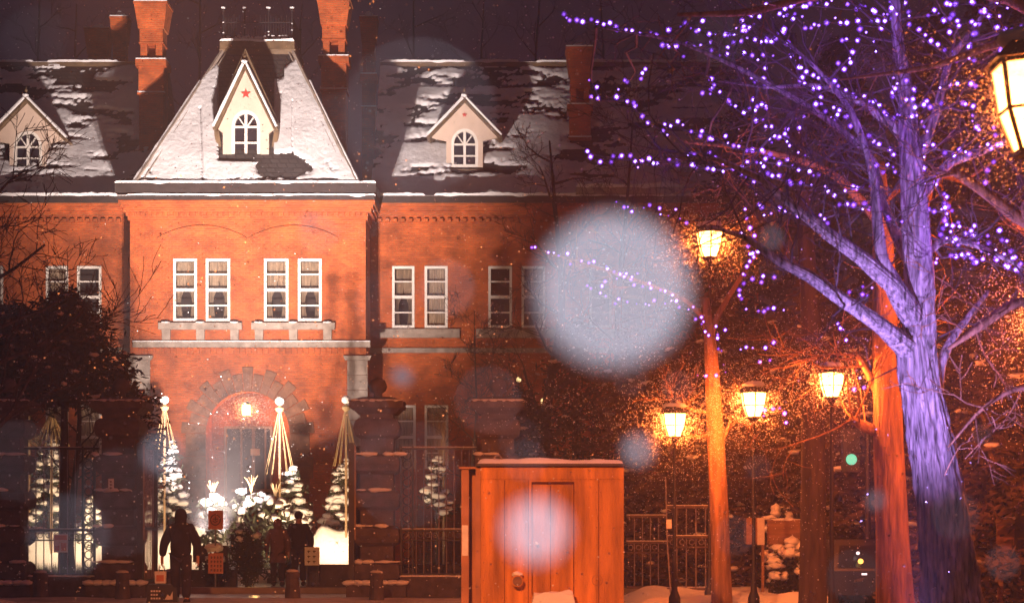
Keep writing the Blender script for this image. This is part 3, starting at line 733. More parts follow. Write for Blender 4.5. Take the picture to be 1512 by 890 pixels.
def fence(pa, pb, label, ytop=660, stile=None, y=G, m='dark', y2=782, zlow=.42, grp='iron fences of the gate'):
    x0, x1 = X(pa, y), X(pb, y); t = thing('iron_fence', ((x0+x1)/2, y, 0), label, 'fence', grp)
    z1 = Z(ytop, y); zm = Z(y2, y); zq = Z(y2+14, y)
    for za, zb2 in ((z1-.05, z1), (zm-.03, zm+.02), (zq-.03, zq), (zlow+.02, zlow+.07)): MB().box(x0, x1, y-.03, y+.03, za, zb2).build('rail', M[m], t)
    n = max(2, int((x1-x0)/.155))
    for i in range(1, n):
        b = MB(); x = x0+(x1-x0)*i/n; b.tube([(x, y, zlow+.07), (x, y, z1-.05)], .0125, 5)
        cz = (zm+zq)/2-.01
        b.tube([(x-.077+.05*math.cos(a), y, cz+.05*math.sin(a)) for a in [j*.785 for j in range(9)]], .009, 4, False)
        b.build('bar', M['iron2'], t)
    if stile is not None:
        xs = X(stile, y); s = MB(); s.box(xs-.14, xs-.10, y-.05, y+.05, .05, z1+.02); s.box(xs+.10, xs+.14, y-.05, y+.05, .05, z1+.02)
        z = .5
        while z < z1-.1:
            s.tube([(xs+.085*math.cos(a), y, z+.085*math.sin(a)) for a in [j*.524 for j in range(13)]], .014, 4, False); z += .19
        s.build('scroll_stile', M[m], t)
    s = MB(); s.box(x0, x1, y-.028, y+.028, z1+.001, z1+.012); s.box(x0, x1, y-.035, y+.032, zm+.021, zm+.033); s.build('snow', M['snow'], t)
    return t
M['iron2'] = mat('grey_iron', (.22, .19, .21), .5, .4, 6)
fence(30, 146, 'tall iron fence panel with a poster, left of the plaque pillar', stile=131)
fence(592, 704, 'tall iron fence panel between the right gate pillar and orange box', stile=601)
for a, b, lab in ((28, 146, 'low stone wall under the left iron fence'), (592, 704, 'low stone wall under the right iron fence')):
    q = MB().box(X(a, G), X(b, G), G-.18, G+.18, .0, .42); o = q.build('low_wall', M['granite'], origin=(X((a+b)/2, G), G, 0)); tag(o, lab, 'low wall')
    s = MB()
    for k2 in range(16): s.blob((X(a+(b-a)*(k2+.5)/16, G), G-.1, .425), .12, .08, .03, k2, 2, .5)
    s.build('snow', M['snow'], o, smooth=True)
t = thing('fence_poster', (X(91, G), G-.06, Z(810, G)), 'small worn colour poster tied to the left iron fence', 'poster')
x0, x1, z0, z1 = X(80, G), X(101, G), Z(815, G), Z(788, G)
MB().box(x0, x1, G-.06, G-.045, z0, z1).build('sheet', M['paper'], t)
MB().box(x0+.02, x1-.02, G-.064, G-.0605, z1-.12, z1-.02).box(x0+.03, x0+.12, G-.064, G-.0605, z0+.04, z0+.14).box(x0+.16, x1-.03, G-.064, G-.0605, z0+.04, z0+.2).build('print', M['sign'], t)
for px, lab in ((214, 'folded iron gate leaf standing open at the left pillar'), (522, 'folded iron gate leaf standing open at the right pillar')):
    x = X(px, G); t = thing('gate_leaf', (x, G-.3, 0), lab, 'gate', 'open leaves of the iron gate')
    a = MB(); z1 = Z(655, G)
    for yy in (G-.5, G+1.1): a.box(x-.06, x+.06, yy-.05, yy+.05, .04, z1)
    a.box(x-.03, x+.03, G-.45, G+1.05, z1-.1, z1-.04).box(x-.03, x+.03, G-.45, G+1.05, .3, .36).box(x-.03, x+.03, G-.45, G+1.05, 1.4, 1.46)
    a.build('leaf_frame', M['dark'], t)
    a = MB()
    for k2 in range(9): a.tube([(x, G-.35+.16*k2, .36), (x, G-.35+.16*k2, z1-.1)], .012, 5)
    a.build('bars', M['iron2'], t)
    MB().box(x+.05, x+.09, G-.52, G-.45, 1.2, z1-.05).build('edge_strip', M['bamboo'], t)
gr = MB(); rg = random.Random(8)
for k2 in range(2600):
    x = X(rg.uniform(20, 150), G+.5); c = Vector((x, G+rg.uniform(.25, .9), 0)); h_ = rg.uniform(.35, .75); d = Vector((rg.gauss(0, .08), rg.gauss(0, .05), h_)); gr.face([c+Vector((-.012, 0, 0)), c+Vector((.012, 0, 0)), c+d])
tag(gr.build('dry_grass', M['grass'], origin=(X(85, G), G+.5, 0)), 'fringe of dry yellow green grass behind the left fence', 'grass', kind='stuff')

# bollards
bo = []
for px, D, lab in ((60, 37.5, 'dark bollard at the far left before the fence'), (181, 37.5, 'dark bollard in front of the plaque pillar'), (432, 38.2, 'dark bollard in front of the couple'), (556, 37.5, 'dark bollard in front of the right gate pillar'), (241+12, 38.4, 'dark bollard right beside the walking person')):
    cx = X(px, D)
    if not bo:
        t = thing('bollard', (cx, D, 0), lab, 'bollard', 'stone bollards before the gate')
        MB().lathe(cx, D, [(.16, 0), (.155, .1), (.13, .42), (.15, .46), (.15, .54), (.09, .58)], 12).build('post', M['granite'], t, smooth=False)
        MB().blob((cx, D, .585), .13, .13, .04, 1, 2).build('snow', M['packed'], t, smooth=True)
    else:
        t = copy_tree(bo[0]); t.location = (cx, D, 0); t['label'] = lab
    bo.append(t)

# signs at the gate
t = thing('sign_post', (X(318, 43.5), 43.5, 0), 'thin post with two square orange signs between the shrubs and walking person', 'sign')
D = 43.5; cx = X(318, D)
MB().tube([(cx, D, 0), (cx, D, Z(752, D))], .02, 6).build('post', M['iron2'], t)
a = MB().box(X(308, D), X(330, D), D-.05, D-.025, Z(781, D), Z(753, D)).build('upper_sign', M['sign'], t)
cz = Z(767, D); q = MB(); q.tube([(cx+.01+.11*math.cos(j*.3), D-.056, cz-.0+.12*math.sin(j*.3)) for j in range(22)], .012, 4, False)
q.tube([(cx-.05, D-.056, cz-.02), (cx, D-.056, cz-.06), (cx+.06, D-.056, cz-.02)], .012, 4); q.box(cx-.05, cx+.07, D-.058, D-.052, cz+.01, cz+.03); q.box(cx-.0, cx+.02, D-.0585, D-.0525, cz-.02, cz+.08)
q.build('symbol', M['ink'], a)
a = MB().box(X(308, D), X(330, D), D-.05, D-.025, Z(846, D), Z(816, D)).build('lower_sign', M['sign'], t)
q = MB()
for r_ in range(4):
    for c_ in range(4):
        x = X(311.5+c_*4.6, D); z = Z(821+r_*6.3, D); q.box(x-.0, x+.045, D-.056, D-.0505, z-.02, z-.004); q.box(x+.01, x+.022, D-.058, D-.0565, z-.05, z+.012); q.box(x+.0, x+.04, D-.0575, D-.0562, z-.045, z-.034)
q.build('lettering', M['ink'], a)
MB().blob((cx-.05, D+.05, Z(808, D)), .2, .12, .1, 3, 2, .6).build('snow', M['snow'], t)
D = 44.5; cx = X(461, D)
t = thing('stand_sign', (cx, D, 0), 'small pale pink notice board on legs right of the couple', 'sign')
a = MB().box(X(450, D), X(472, D), D-.03, D, Z(834, D), Z(807, D)).build('board', M['paper'], t)
q = MB()
for r_ in range(3):
    for c_ in range(2): x = X(454+c_*8, D); z = Z(812+r_*7.5, D); q.box(x, x+.07, D-.036, D-.0305, z-.03, z-.01); q.box(x+.02, x+.04, D-.038, D-.0365, z-.06, z)
q.build('lettering', M['ink'], a)
MB().box(X(452, D), X(454, D), D+.001, D+.03, 0, Z(812, D)).box(X(468, D), X(470, D), D+.001, D+.03, 0, Z(812, D)).build('leg', M['dark'], t)

# ---------------------------------------------------------------- people
def skin_mesh(name, verts, edges, radii, m, parent, sub=2, root=0):
    me = bpy.data.meshes.new(name); pw = wloc(parent)
    me.from_pydata([tuple(Vector(v)-pw) for v in verts], edges, []); me.update()
    o = bpy.data.objects.new(name, me); col.objects.link(o); o.parent = parent
    md = o.modifiers.new('s', 'SKIN'); md.use_smooth_shade = True
    for i, r_ in enumerate(radii):
        sv = me.skin_vertices[0].data[i]; sv.radius = (r_, r_) if not isinstance(r_, tuple) else r_; sv.use_root = (i == root)
    s2 = o.modifiers.new('d', 'SUBSURF'); s2.levels = sub; s2.render_levels = sub
    me.materials.append(m)
    dg = bpy.context.evaluated_depsgraph_get(); ev = o.evaluated_get(dg); nm = bpy.data.meshes.new_from_object(ev)
    o.modifiers.clear(); o.data = nm
    nm.polygons.foreach_set('use_smooth', [True]*len(nm.polygons))
    return o
def person(px, D, height, label, coat, legs, step=.12, armout=.0, hood=True, skirt=False, yaw=0, scale_w=1.0):
    cx = X(px, D); k_ = height/1.75
    t = thing('person', (cx, D, 0), label, 'person')
    def V(x, y, z):
        c, s = math.cos(yaw), math.sin(yaw); x *= scale_w; return (cx+(x*c-y*s)*k_, D+(x*s+y*c)*k_, z*k_)
    # body, one surface: pelvis, spine, head, arms with hands, legs with feet
    hl = (-.30-armout, .0, .80); hr = (.29+armout*.6, -.02, .80)
    vs = [V(0, 0, .95), V(0, 0, 1.15), V(0, 0, 1.38), V(0, .0, 1.50), V(0, .01, 1.58), V(0, .02, 1.66),
          V(-.19, 0, 1.40), V(-.27-armout*.5, -.03, 1.12), V(*hl[:2], .86), V(.19, 0, 1.40), V(.27+armout*.5, -.03, 1.12), V(*hr[:2], .86),
          V(-.10, 0, .88), V(-.11, step*.5-.0, .50), V(-.12, step, .09), V(-.13, step+.16, .04),
          V(.10, 0, .88), V(.11, -step*.5+.05, .50), V(.12, -step, .09), V(.13, -step+.16, .04)]
    es = [(0, 1), (1, 2), (2, 3), (3, 4), (4, 5), (2, 6), (6, 7), (7, 8), (2, 9), (9, 10), (10, 11), (0, 12), (12, 13), (13, 14), (14, 15), (0, 16), (16, 17), (17, 18), (18, 19)]
    rd = [.13, .12, .13, .06, .075, .085, .06, .045, .032, .06, .045, .032, .085, .06, .045, .04, .085, .06, .045, .04]
    for hand, x_, s in ((8, hl[0], -1), (11, hr[0], 1)):
        b0 = len(vs); vs.append(V(x_, .0, .79)); es.append((hand, b0)); rd.append(.03)
        for f_ in range(4):
            b1 = len(vs); vs.append(V(x_+s*.004, -.03+.02*f_, .735)); vs.append(V(x_-s*.01, -.03+.02*f_, .695+.006*abs(f_-1.5))); es += [(b0, b1), (b1, b1+1)]; rd += [.0095, .008]
        b1 = len(vs); vs.append(V(x_-s*.03, -.03, .775)); vs.append(V(x_-s*.035, -.04, .74)); es += [(b0, b1), (b1, b1+1)]; rd += [.011, .009]
    rd = [r_*k_ for r_ in rd]
    body = skin_mesh('body', vs, es, rd, M['skin'], t)
    # jacket with hood
    jv = [V(0, 0, .80), V(0, 0, 1.12), V(0, 0, 1.33), V(0, 0, 1.49), V(-.18, 0, 1.41), V(-.28-armout*.6, -.03, 1.12), V(hl[0]+.005, 0, .88), V(.18, 0, 1.41), V(.28+armout*.6, -.03, 1.12), V(hr[0]-.005, 0, .88)]
    je = [(0, 1), (1, 2), (2, 3), (2, 4), (4, 5), (5, 6), (2, 7), (7, 8), (8, 9)]
    jr = [(.22, .16), (.215, .16), (.225, .16), .10, .115, .092, .068, .115, .092, .068]
    if hood: jv += [V(0, .0, 1.60), V(0, -.01, 1.70), V(0, -.01, 1.79)]; je += [(3, 10), (10, 11), (11, 12)]; jr += [.13, .125, .07]
    if skirt: jv += [V(0, 0, .62)]; je += [(0, len(jv)-1)]; jr += [(.24, .2)]
    jr = [tuple(q*k_ for q in r_) if isinstance(r_, tuple) else r_*k_ for r_ in jr]
    skin_mesh('jacket', jv, je, jr, M[coat], t)
    tv = [V(0, 0, .98), V(-.10, 0, .86), V(-.11, step*.5, .50), V(-.12, step, .10), V(.10, 0, .86), V(.11, -step*.5+.05, .50), V(.12, -step, .10)]
    te = [(0, 1), (1, 2), (2, 3), (0, 4), (4, 5), (5, 6)]; tr_ = [.15, .125, .098, .085, .125, .098, .085]
    skin_mesh('trousers', tv, te, [r_*k_ for r_ in tr_], M[legs], t)
    for s, st in ((-1, step), (1, -step)):
        a, b = V(s*.12, st-.05, .05), V(s*.13, st+.18, .045)
        MB().tube([a, Vector(a).lerp(Vector(b), .5)+Vector((0, 0, .012)), b], [.055, .062, .045], 8).build('shoe', M['cloth'], t, smooth=True)
    # face features (heads turned away or hidden in hoods keep eyes, nose, ears)
    fc = MB()
    for s in (-1, 1): fc.blob(V(s*.035, .10, 1.69), .012, .008, .009)
    fc.build('eyes', M['ink'], t)
    if not hood:
        MB().blob(V(0, .0, 1.70), .11, .11, .11, 2, 2, .1).build('hair', M['cloth'], t, smooth=True)
    return t, V
pt, V = person(267, 36.3, 1.80, 'person in dark hooded jacket walking with a paper bag and a black carrier', 'cloth', 'trousers', .12, .05)
hx, hy, hz_ = V(-.37, 0, .74)
t = thing('paper_bag', (hx, hy, hz_-.4), 'small white and red paper bag in the walking person\'s hand', 'bag')
MB().taper(hx, hy-.03, hz_-.36, hz_-.13, .10, .05, .11, .05).build('bag_body', M['paper'], t)
MB().box(hx-.07, hx+.07, hy-.095, hy-.085, hz_-.32, hz_-.2).build('printed_panel', M['sign'], t)
MB().tube([(hx-.05, hy, hz_-.14), (hx-.03, hy, hz_), (hx+.03, hy, hz_), (hx+.05, hy, hz_-.14)], .008, 5).build('handle', M['paper'], t)
t = thing('carrier_bag', (hx+.02, hy+.08, 0), 'large black carrier bag with white print beside the walking person\'s leg', 'bag')
MB().taper(hx+.02, hy+.08, .02, hz_-.38, .30, .10, .27, .07).build('bag_body', M['bag'], t)
pr = MB()
for r_ in range(3):
    z = .26-.07*r_
    for c_ in range(4-(r_ == 1)): pr.box(hx-.19+.05*c_, hx-.155+.05*c_, hy-.035, hy-.028, z-.025, z+.01)
pr.prism([(hx+.08, .09), (hx+.23, .09), (hx+.23, .25), (hx+.18, .15), (hx+.13, .19)], hy-.036, hy-.028)
pr.build('print', M['paper'], t)
MB().tube([(hx-.07, hy+.06, hz_-.39), (hx-.02, hy+.03, hz_-.02), (hx+.05, hy+.03, hz_-.02), (hx+.11, hy+.06, hz_-.39)], .009, 5).build('handle', M['bag'], t)
person(410, 46.5, 1.62, 'person in a knee length reddish coat walking on the left of the couple', 'coat', 'trousers', .06, 0, True, True)
person(441, 46.8, 1.78, 'person in a dark jacket walking on the right of the couple', 'cloth', 'trousers', .10, .03, False)

# ---------------------------------------------------------------- orange box
D = 25.0; t = thing('plywood_kiosk', (X(815, D), D, 0), 'tall orange painted plywood box with a narrow door and snow on top', 'kiosk')
bx0, bx1 = X(710, D), X(921, D); bz = Z(688, D)
b = MB(); nP = 5
for i in range(nP):
    xa = bx0+(bx1-bx0)*i/nP; xb = bx0+(bx1-bx0)*(i+1)/nP
    pass
dxa, dxb, dza, dzb = X(785, D), X(848, D), Z(877, D), Z(711, D)
fb = MB(); holes_wall(fb, bx0, bx1, 0, bz, D, D+.06, [(dxa, dxb, dza, dzb)]); fb.box(bx0, bx0+.05, D+.061, D+1.9, 0, bz); fb.box(bx1-.05, bx1, D+.061, D+1.9, 0, bz); fb.box(bx0+.05, bx1-.05, D+1.84, D+1.9, 0, bz)
fb.build('wall_panels', M['ply'], t)
MB().box(bx0+.0, bx1-.0, D-.012, D-.002, bz-.17, bz-.02).build('fascia_board', M['ply'], t)
sm = MB()
for px in (745, 780, 884): sm.box(X(px, D)-.004, X(px, D)+.004, D-.0035, D-.001, .02, bz-.18)
for px in (714, 742, 748, 777, 783, 850, 881, 887, 917):
    for k2 in range(9): sm.tube([(X(px, D), D-.0005, .12+bz*.9*k2/9), (X(px, D), D-.0045, .12+bz*.9*k2/9)], .005, 6)
sm.build('panel_seams', M['drip'], t)
dd = MB().box(dxa+.012, dxb-.012, D+.018, D+.05, dza+.01, dzb-.035).build('door', M['ply'], t)
MB().box(dxa, dxb, D+.012, D+.06, dzb-.032, dzb-.002).box(dxb-.011, dxb-.001, D+.012, D+.06, dza, dzb-.034).box(X(813, D)-.004, X(813, D)+.004, D+.015, D+.0175, dza+.02, dzb-.05).build('door_gap', M['drip'], dd)
MB().tube([(X(791, D), D+.02, Z(801, D)), (X(791, D), D-.04, Z(801, D)), (X(794, D), D-.05, Z(804, D))], .02, 8).build('handle', M['paper'], dd)
vt = MB(); vx, vz = X(764, D), Z(857, D)
vt.tube([(vx, D-.002, vz), (vx, D-.12, vz)], .078, 16); vo = vt.build('vent_hood', M['ply'], t)
MB().blob((vx, D-.06, vz+.085), .07, .06, .04, 2, 2, .3).build('snow', M['snow'], vo)
MB().tube([(vx, D-.121, vz), (vx, D-.125, vz)], .062, 16).build('vent_cover', M['board'], vo)
MB().tube([(X(882, D)+.07*math.cos(j*.5), D-.006, Z(856, D)+.07*math.sin(j*.5)) for j in range(14)], .004, 4).build('faint_ring_mark', M['plyside'], t)
rfb = MB().box(bx0-.06, bx1+.01, D-.06, D+1.95, bz+.002, bz+.035).build('roof_board', M['rust'], t)
sfb = MB(); 
def lid(mb, x0, x1, y0, y1, z, h, seed):
    nx, ny = 60, 20
    n0 = len(mb.v)
    for j in range(ny+1):
        for i in range(nx+1):
            x = x0+(x1-x0)*i/nx; y = y0+(y1-y0)*j/ny; e = min(x-x0, x1-x, y-y0, y1-y)/.05; e = max(0, min(1, e))**.5
            mb.v.append((x, y, z+h*e*(1+.6*N((x*1.6, y*1.6, seed))+.25*N((x*6, y*6, seed)))))
    for j in range(ny):
        for i in range(nx): a = n0+j*(nx+1)+i; mb.f.append((a, a+1, a+nx+2, a+nx+1))
lid(sfb, bx0-.05, bx1, D-.055, D+1.94, bz+.036, .06, 3); sfb.build('snow', M['snow'], rfb, smooth=True)
sb = MB(); lid(sb, dxa-.02, dxb+.02, D-.35, D-.005, .30, .32, 5); sb.box(dxa-.02, dxb+.02, D-.35, D-.005, 0, .30); sb.build('snow', M['snow'], t)
MB().tube([(X(735, D)+.05*math.cos(j*.4), D+.2, bz+.10+.05*math.sin(j*.4)) for j in range(17)], .009, 5).build('lifting_ring', M['iron2'], t)
# narrow side annex
sd = MB(); ax0, ax1 = X(681, D), X(709, D)
az = Z(692, D)
sd.box(ax0, ax0+.10, D+.05, D+1.7, 0, az); sd.box(ax0+.10, bx0-.002, D+.25, D+1.7, 0, az-.02); sd.box(bx0-.07, bx0-.003, D+.02, D+.24, 0, bz-.02)
sd.build('side_annex', M['plyside'], t)
MB().box(ax0-.03, bx0-.07, D+.02, D+1.72, az+.001, az+.03).build('annex_lid', M['plyside'], t)
MB().box(ax0+.01, ax0+.09, D+.04, D+.048, Z(820, D), Z(775, D)).build('white_notice', M['paper'], t)

# ---------------------------------------------------------------- lamps
def lantern(px, py, D, scale, label, power, post=True, postz=None, lean=0, x_off=0.0, light=True, off=(0, -.0)):
    c = P(px, py, D); t = thing('street_lantern', (c.x, D, 0), label, 'street lamp', 'glowing orange street lanterns')
    s = scale; z0 = c.z-.26*s; z1 = c.z+.14*s; n = 6
    def ring(r_, z): return [Vector((c.x+r_*math.cos(math.pi/6+j*math.pi/3), D+r_*math.sin(math.pi/6+j*math.pi/3), z)) for j in range(n)]
    lo, mi, hi = ring(.115*s, z0), ring(.19*s, z0+.19*s), ring(.225*s, z1)
    gl = MB()
    for A_, B_ in ((lo, mi), (mi, hi)):
        for j in range(n): gl.face([A_[j], A_[(j+1) % n], B_[(j+1) % n], B_[j]])
    gl.build('lamp_glass', M['lampglass'], t)
    fr = MB()
    for j in range(n):
        fr.tube([lo[j], mi[j], hi[j]], .014*s, 4); fr.tube([lo[j], lo[(j+1) % n]], .016*s, 4); fr.tube([mi[j], mi[(j+1) % n]], .010*s, 4); fr.tube([hi[j], hi[(j+1) % n]], .018*s, 4)
    fr.build('lamp_frame', M['dark'], t)
    MB().lathe(c.x, D, [(.27*s, z1+.01), (.26*s, z1+.04), (.12*s, z1+.14*s), (.05*s, z1+.18*s), (.05*s, z1+.24*s), (.01, z1+.3*s)], 6).build('lamp_roof', M['dark'], t)
    MB().blob((c.x, D, z1+.12*s), .2*s, .2*s, .06*s, px, 2, .3).build('snow', M['snow'], t, smooth=True)
    ps = MB(); ps.lathe(c.x, D, [(.10, 0), (.10, .3), (.055, .42), (.032, 1.0), (.026, z0-.1), (.07*s, z0-.04), (.1*s, z0-.004)], 10)
    ps.build('post', M['dark'], t)
    if light: lamp('POINT', 'lantern_light', (c.x, D, z0+.2*s), power, (1.0, .17, .025), .10*s, parent=t)
    return t
lantern(1048, 356, 34.4, 1.15, 'tall glowing lantern beside the huge blurred flake, highest of the four small ones', 2000)
lantern(996, 622, 32, 1.0, 'lantern glowing left of the pale pole trunk', 1500)
lantern(1113, 592, 32, 1.05, 'lantern glowing right of the pale pole trunk', 1500)
lantern(1228, 563, 27, .88, 'lantern glowing close to the orange lit trunk', 1100)
lantern(1536, 142, 13, 1.5, 'largest nearest lantern, cut by the upper right corner', 900)
lantern(1575, 470, 24.5, 1.0, 'lantern just past the right edge lighting the bare boughs', 4600)
# shaded street lamp above and behind the street, lighting the box and the gate
t = thing('street_lamp', (-4.6, 12, 0), 'tall curved street lamp standing nearer than the picture shows', 'street lamp')
MB().tube([(-4.6, 12, 0), (-4.6, 12, 6.2), (-4.3, 12, 6.8), (-3.3, 12, 7.05)], [.09, .06, .05, .04], 8).build('post', M['dark'], t)
MB().taper(-3.1, 12, 6.96, 7.1, .3, .14, .2, .08).build('lamp_head', M['dark'], t)
lamp('SPOT', 'street_light', (-3.1, 12, 6.92), 17000, SOD, .15, (-1.2, 28, .9), 44, .6, parent=t)
# small far yellow lamps in the trees
for i, (px, py) in enumerate(((766, 560), (802, 592), (769, 624))):
    c = P(px, py, 56); t = thing('garden_lamp', (c.x, 56, 0), ('small yellow lamp in the dark trees, top of three', 'brightest small yellow lamp in the dark trees, middle of three', 'small yellow lamp in the dark trees, lowest of three')[i], 'lamp', 'small yellow lamps in the dark trees')
    MB().blob(c, .075, .075, .085, 1, 2, 0).build('lamp_globe', M['yellowlamp'], t)
    MB().tube([(c.x, 56, 0), (c.x, 56, c.z-.08)], .03, 6).build('post', M['dark'], t)

# ---------------------------------------------------------------- trees
def wob(p, q, n, amp, seed):
    p, q = Vector(p), Vector(q); L_ = (q-p).length
    return [p.lerp(q, i/n)+Vector((N((seed, i*.7, 0)), N((seed, i*.7, 5)), N((seed, i*.7, 9))))*amp*L_*math.sin(math.pi*i/n) for i in range(n+1)]
def grow(mb, p, d, L_, r, depth, rg, drop=.0, spread=.7, kids=3, minr=.004, up=.1):
    n = 4; pts = [Vector(p)]; d = Vector(d).normalized()
    for i in range(n):
        d = (d+Vector((rg.gauss(0, .16), rg.gauss(0, .16), rg.gauss(0, .16)+up*.3-drop*.3))).normalized(); pts.append(pts[-1]+d*L_/n)
    rr = [max(minr, r*(1-.5*i/n)) for i in range(n+1)]
    mb.tube(pts, rr, 6 if r > .03 else 4, False)
    if depth <= 0: return
    for k2 in range(kids):
        f = rg.uniform(.35, 1.0); i = min(n-1, int(f*n)); q = pts[i].lerp(pts[i+1], f*n-i)
        a = rg.uniform(0, 6.28); o_ = d.orthogonal(); o_.rotate(Matrix.Rotation(a, 3, d)); nd = (d+o_*spread*rg.uniform(.6, 1.3)).normalized()
        grow(mb, q, nd, L_*rg.uniform(.5, .75), rr[i]*rg.uniform(.45, .65), depth-1, rg, drop, spread, kids, minr, up)
def knobby(mb, pts, rads, sides=20, amp=.12, seed=0, sub=5, ridge=0):
    P2, R2 = [], []
    for i in range(len(pts)-1):
        for k2 in range(sub): f = k2/sub; P2.append(Vector(pts[i]).lerp(Vector(pts[i+1]), f)); R2.append(rads[i]*(1-f)+rads[i+1]*f)
    P2.append(Vector(pts[-1])); R2.append(rads[-1])
    for it in range(3): P2 = [P2[0]]+[(P2[i-1]+P2[i]*2+P2[i+1])/4 for i in range(1, len(P2)-1)]+[P2[-1]]
    n0 = len(mb.v); mb.tube(P2, R2, sides)
    for i in range(len(P2)):
        for j in range(sides):
            k2 = n0+i*sides+j; v = Vector(mb.v[k2]); d = v-P2[i]
            q = 1+amp*N((math.cos(j*6.283/sides)*3+seed, math.sin(j*6.283/sides)*3, v.z*.7))+amp*.7*N((j*1.9*20/sides, v.z*1.4, seed))
            if ridge: th = j*6.283/sides; q += ridge*(.5-abs(N((math.cos(th)*9+seed, math.sin(th)*9, v.z*1.6)))*2.6)+ridge*.4*N((math.cos(th)*20, math.sin(th)*20, v.z*6))
            mb.v[k2] = tuple(P2[i]+d*q)
    return P2
# the purple lit tree
D = 22.0
pt_ = thing('great_tree', (X(1400, D), D, 0), 'thick rough trunked tree lit violet and hung with purple lights', 'tree')
tm = MB(); net = []; tw0 = MB()
def Q(px, py, dd=0): return P(px, py, D+dd)
net += knobby(tm, [Q(1412, 985), Q(1403, 850), Q(1390, 740), Q(1372, 640), Q(1357, 560), Q(1350, 500)], [.42, .31, .265, .245, .225, .21], 120, .14, 1, 44, .16)
tr_ = tm.build('trunk', M['bark'], pt_, smooth=True)
def limb(pts, rads, seed, twigs=5, tl=1.0, sides=14):
    mb = MB(); big = rads[0] > .12; q = knobby(mb, pts, [v*.88 for v in rads], 72 if big else sides+6, .12, seed, 20 if big else 6, .12 if big else .05); net.extend(q[3::3] if big else q[3:])
    rg = random.Random(seed)
    for k2 in range(twigs):
        i = rg.randrange(len(q)//4, len(q)-1); d = (q[i+1]-q[i]).normalized(); o_ = d.orthogonal(); o_.rotate(Matrix.Rotation(rg.uniform(0, 6.28), 3, d))
        grow(tw0, q[i], d*.6+o_, tl*rg.uniform(.5, 1.1), .014, 2, rg, 0, .8, 3, .003)
    mb.build('limb', M['bark'], pt_, smooth=True)
limb([Q(1357, 520), Q(1358, 420, -.2), Q(1352, 330, -.3), Q(1345, 230, -.2), Q(1338, 140), Q(1325, 60), Q(1318, -60)], [.22, .19, .17, .14, .10, .07, .05], 2, 12, 1.2, 22)
limb([Q(1340, 515, -.1), Q(1300, 480, -.5), Q(1240, 440, -.8), Q(1195, 408, -1), Q(1150, 385, -1.1), Q(1100, 350, -1.1), Q(1050, 335, -1)], [.15, .10, .085, .07, .055, .035, .015], 3, 9, .9)
limb([Q(1348, 470, -.2), Q(1318, 420, -.5), Q(1270, 380, -.7), Q(1222, 345, -.9), Q(1180, 312, -1), Q(1120, 262, -1), Q(1060, 235, -1), Q(980, 232, -1)], [.16, .12, .095, .08, .055, .04, .028, .012], 4, 12, 1.0)
limb([Q(1325, 425, -.45), Q(1302, 385, -.6), Q(1296, 330, -.6), Q(1290, 260, -.5), Q(1262, 170, -.4), Q(1215, 110), Q(1160, 60)], [.10, .08, .07, .05, .04, .028, .012], 5, 10, .9)
limb([Q(1350, 400, .1), Q(1322, 345, .1), Q(1304, 300, .2), Q(1290, 230, .3), Q(1200, 160, .4), Q(1090, 100, .4), Q(1000, 60, .5), Q(880, 40, .5)], [.10, .07, .055, .05, .04, .03, .02, .01], 6, 10, 1.0)
limb([Q(1382, 600, 0), Q(1387, 540, .2), Q(1405, 500, .3), Q(1432, 465, .4), Q(1460, 430, .5)], [.09, .075, .06, .045, .03], 7, 2, .4)
limb([Q(1370, 560, .1), Q(1378, 520, .2), Q(1380, 480, .2)], [.05, .04, .02], 8, 3, .4)
limb([Q(1352, 300, .0), Q(1400, 240, .1), Q(1450, 225, .2), Q(1500, 200, .3), Q(1560, 170, .3)], [.09, .06, .045, .03, .02], 9, 10, .9)
limb([Q(1350, 250, .0), Q(1385, 160, .0), Q(1400, 90, .1), Q(1440, 40, .2), Q(1480, -20, .2)], [.08, .055, .045, .035, .02], 10, 9, .9)
limb([Q(1358, 380, .0), Q(1400, 350, -.1), Q(1450, 365, -.2), Q(1520, 400, -.2)], [.06, .045, .035, .02], 11, 8, .8)
limb([Q(1340, 200, .1), Q(1270, 150, .2), Q(1210, 125, .3), Q(1130, 130, .4), Q(1060, 120, .4)], [.07, .05, .035, .02, .01], 12, 9, .9)
# trunk burl with dark fissure
# violet floodlight at its foot
fl = thing('floodlight', (3.9, 18.0, 0), 'violet floodlight on the snow aimed up the great tree', 'floodlight')
MB().box(3.78, 4.02, 17.9, 18.1, .0, .22).build('housing', M['dark'], fl)
lamp('SPOT', 'violet_light', (3.95, 18.3, .32), 3600, PUR, .08, Q(1340, 435), 50, 1.0, parent=fl)

# orange lit trunk behind it
def trunk_tree(name, base_pts, rads, m, label, seed, limbs=(), twigs=8, depth=3, L_=1.6, group=None, sides=18, cat='tree'):
    t = thing(name, (base_pts[0][0], base_pts[0][1], 0), label, cat, group)
    mb = MB(); q = knobby(mb, base_pts, rads, sides, .08, seed, 6); mb.build('trunk', m, t, smooth=True)
    rg = random.Random(seed); 
    for pts, rr in limbs:
        mb = MB(); q2 = knobby(mb, pts, rr, 10, .1, seed+3, 5)
        for k2 in range(twigs):
            i = rg.randrange(len(q2)//3, len(q2)-1); d = (q2[i+1]-q2[i]).normalized(); o_ = d.orthogonal(); o_.rotate(Matrix.Rotation(rg.uniform(0, 6.28), 3, d))
            grow(mb, q2[i], d*.6+o_, L_*rg.uniform(.5, 1), max(.012, rr[-1]*.6), depth-1, rg, 0, .8, 3, .005)
        mb.build('limb', m, t, smooth=True)
    return t
Dd = 27
def Q2(px, py, dd=0): return P(px, py, Dd+dd)
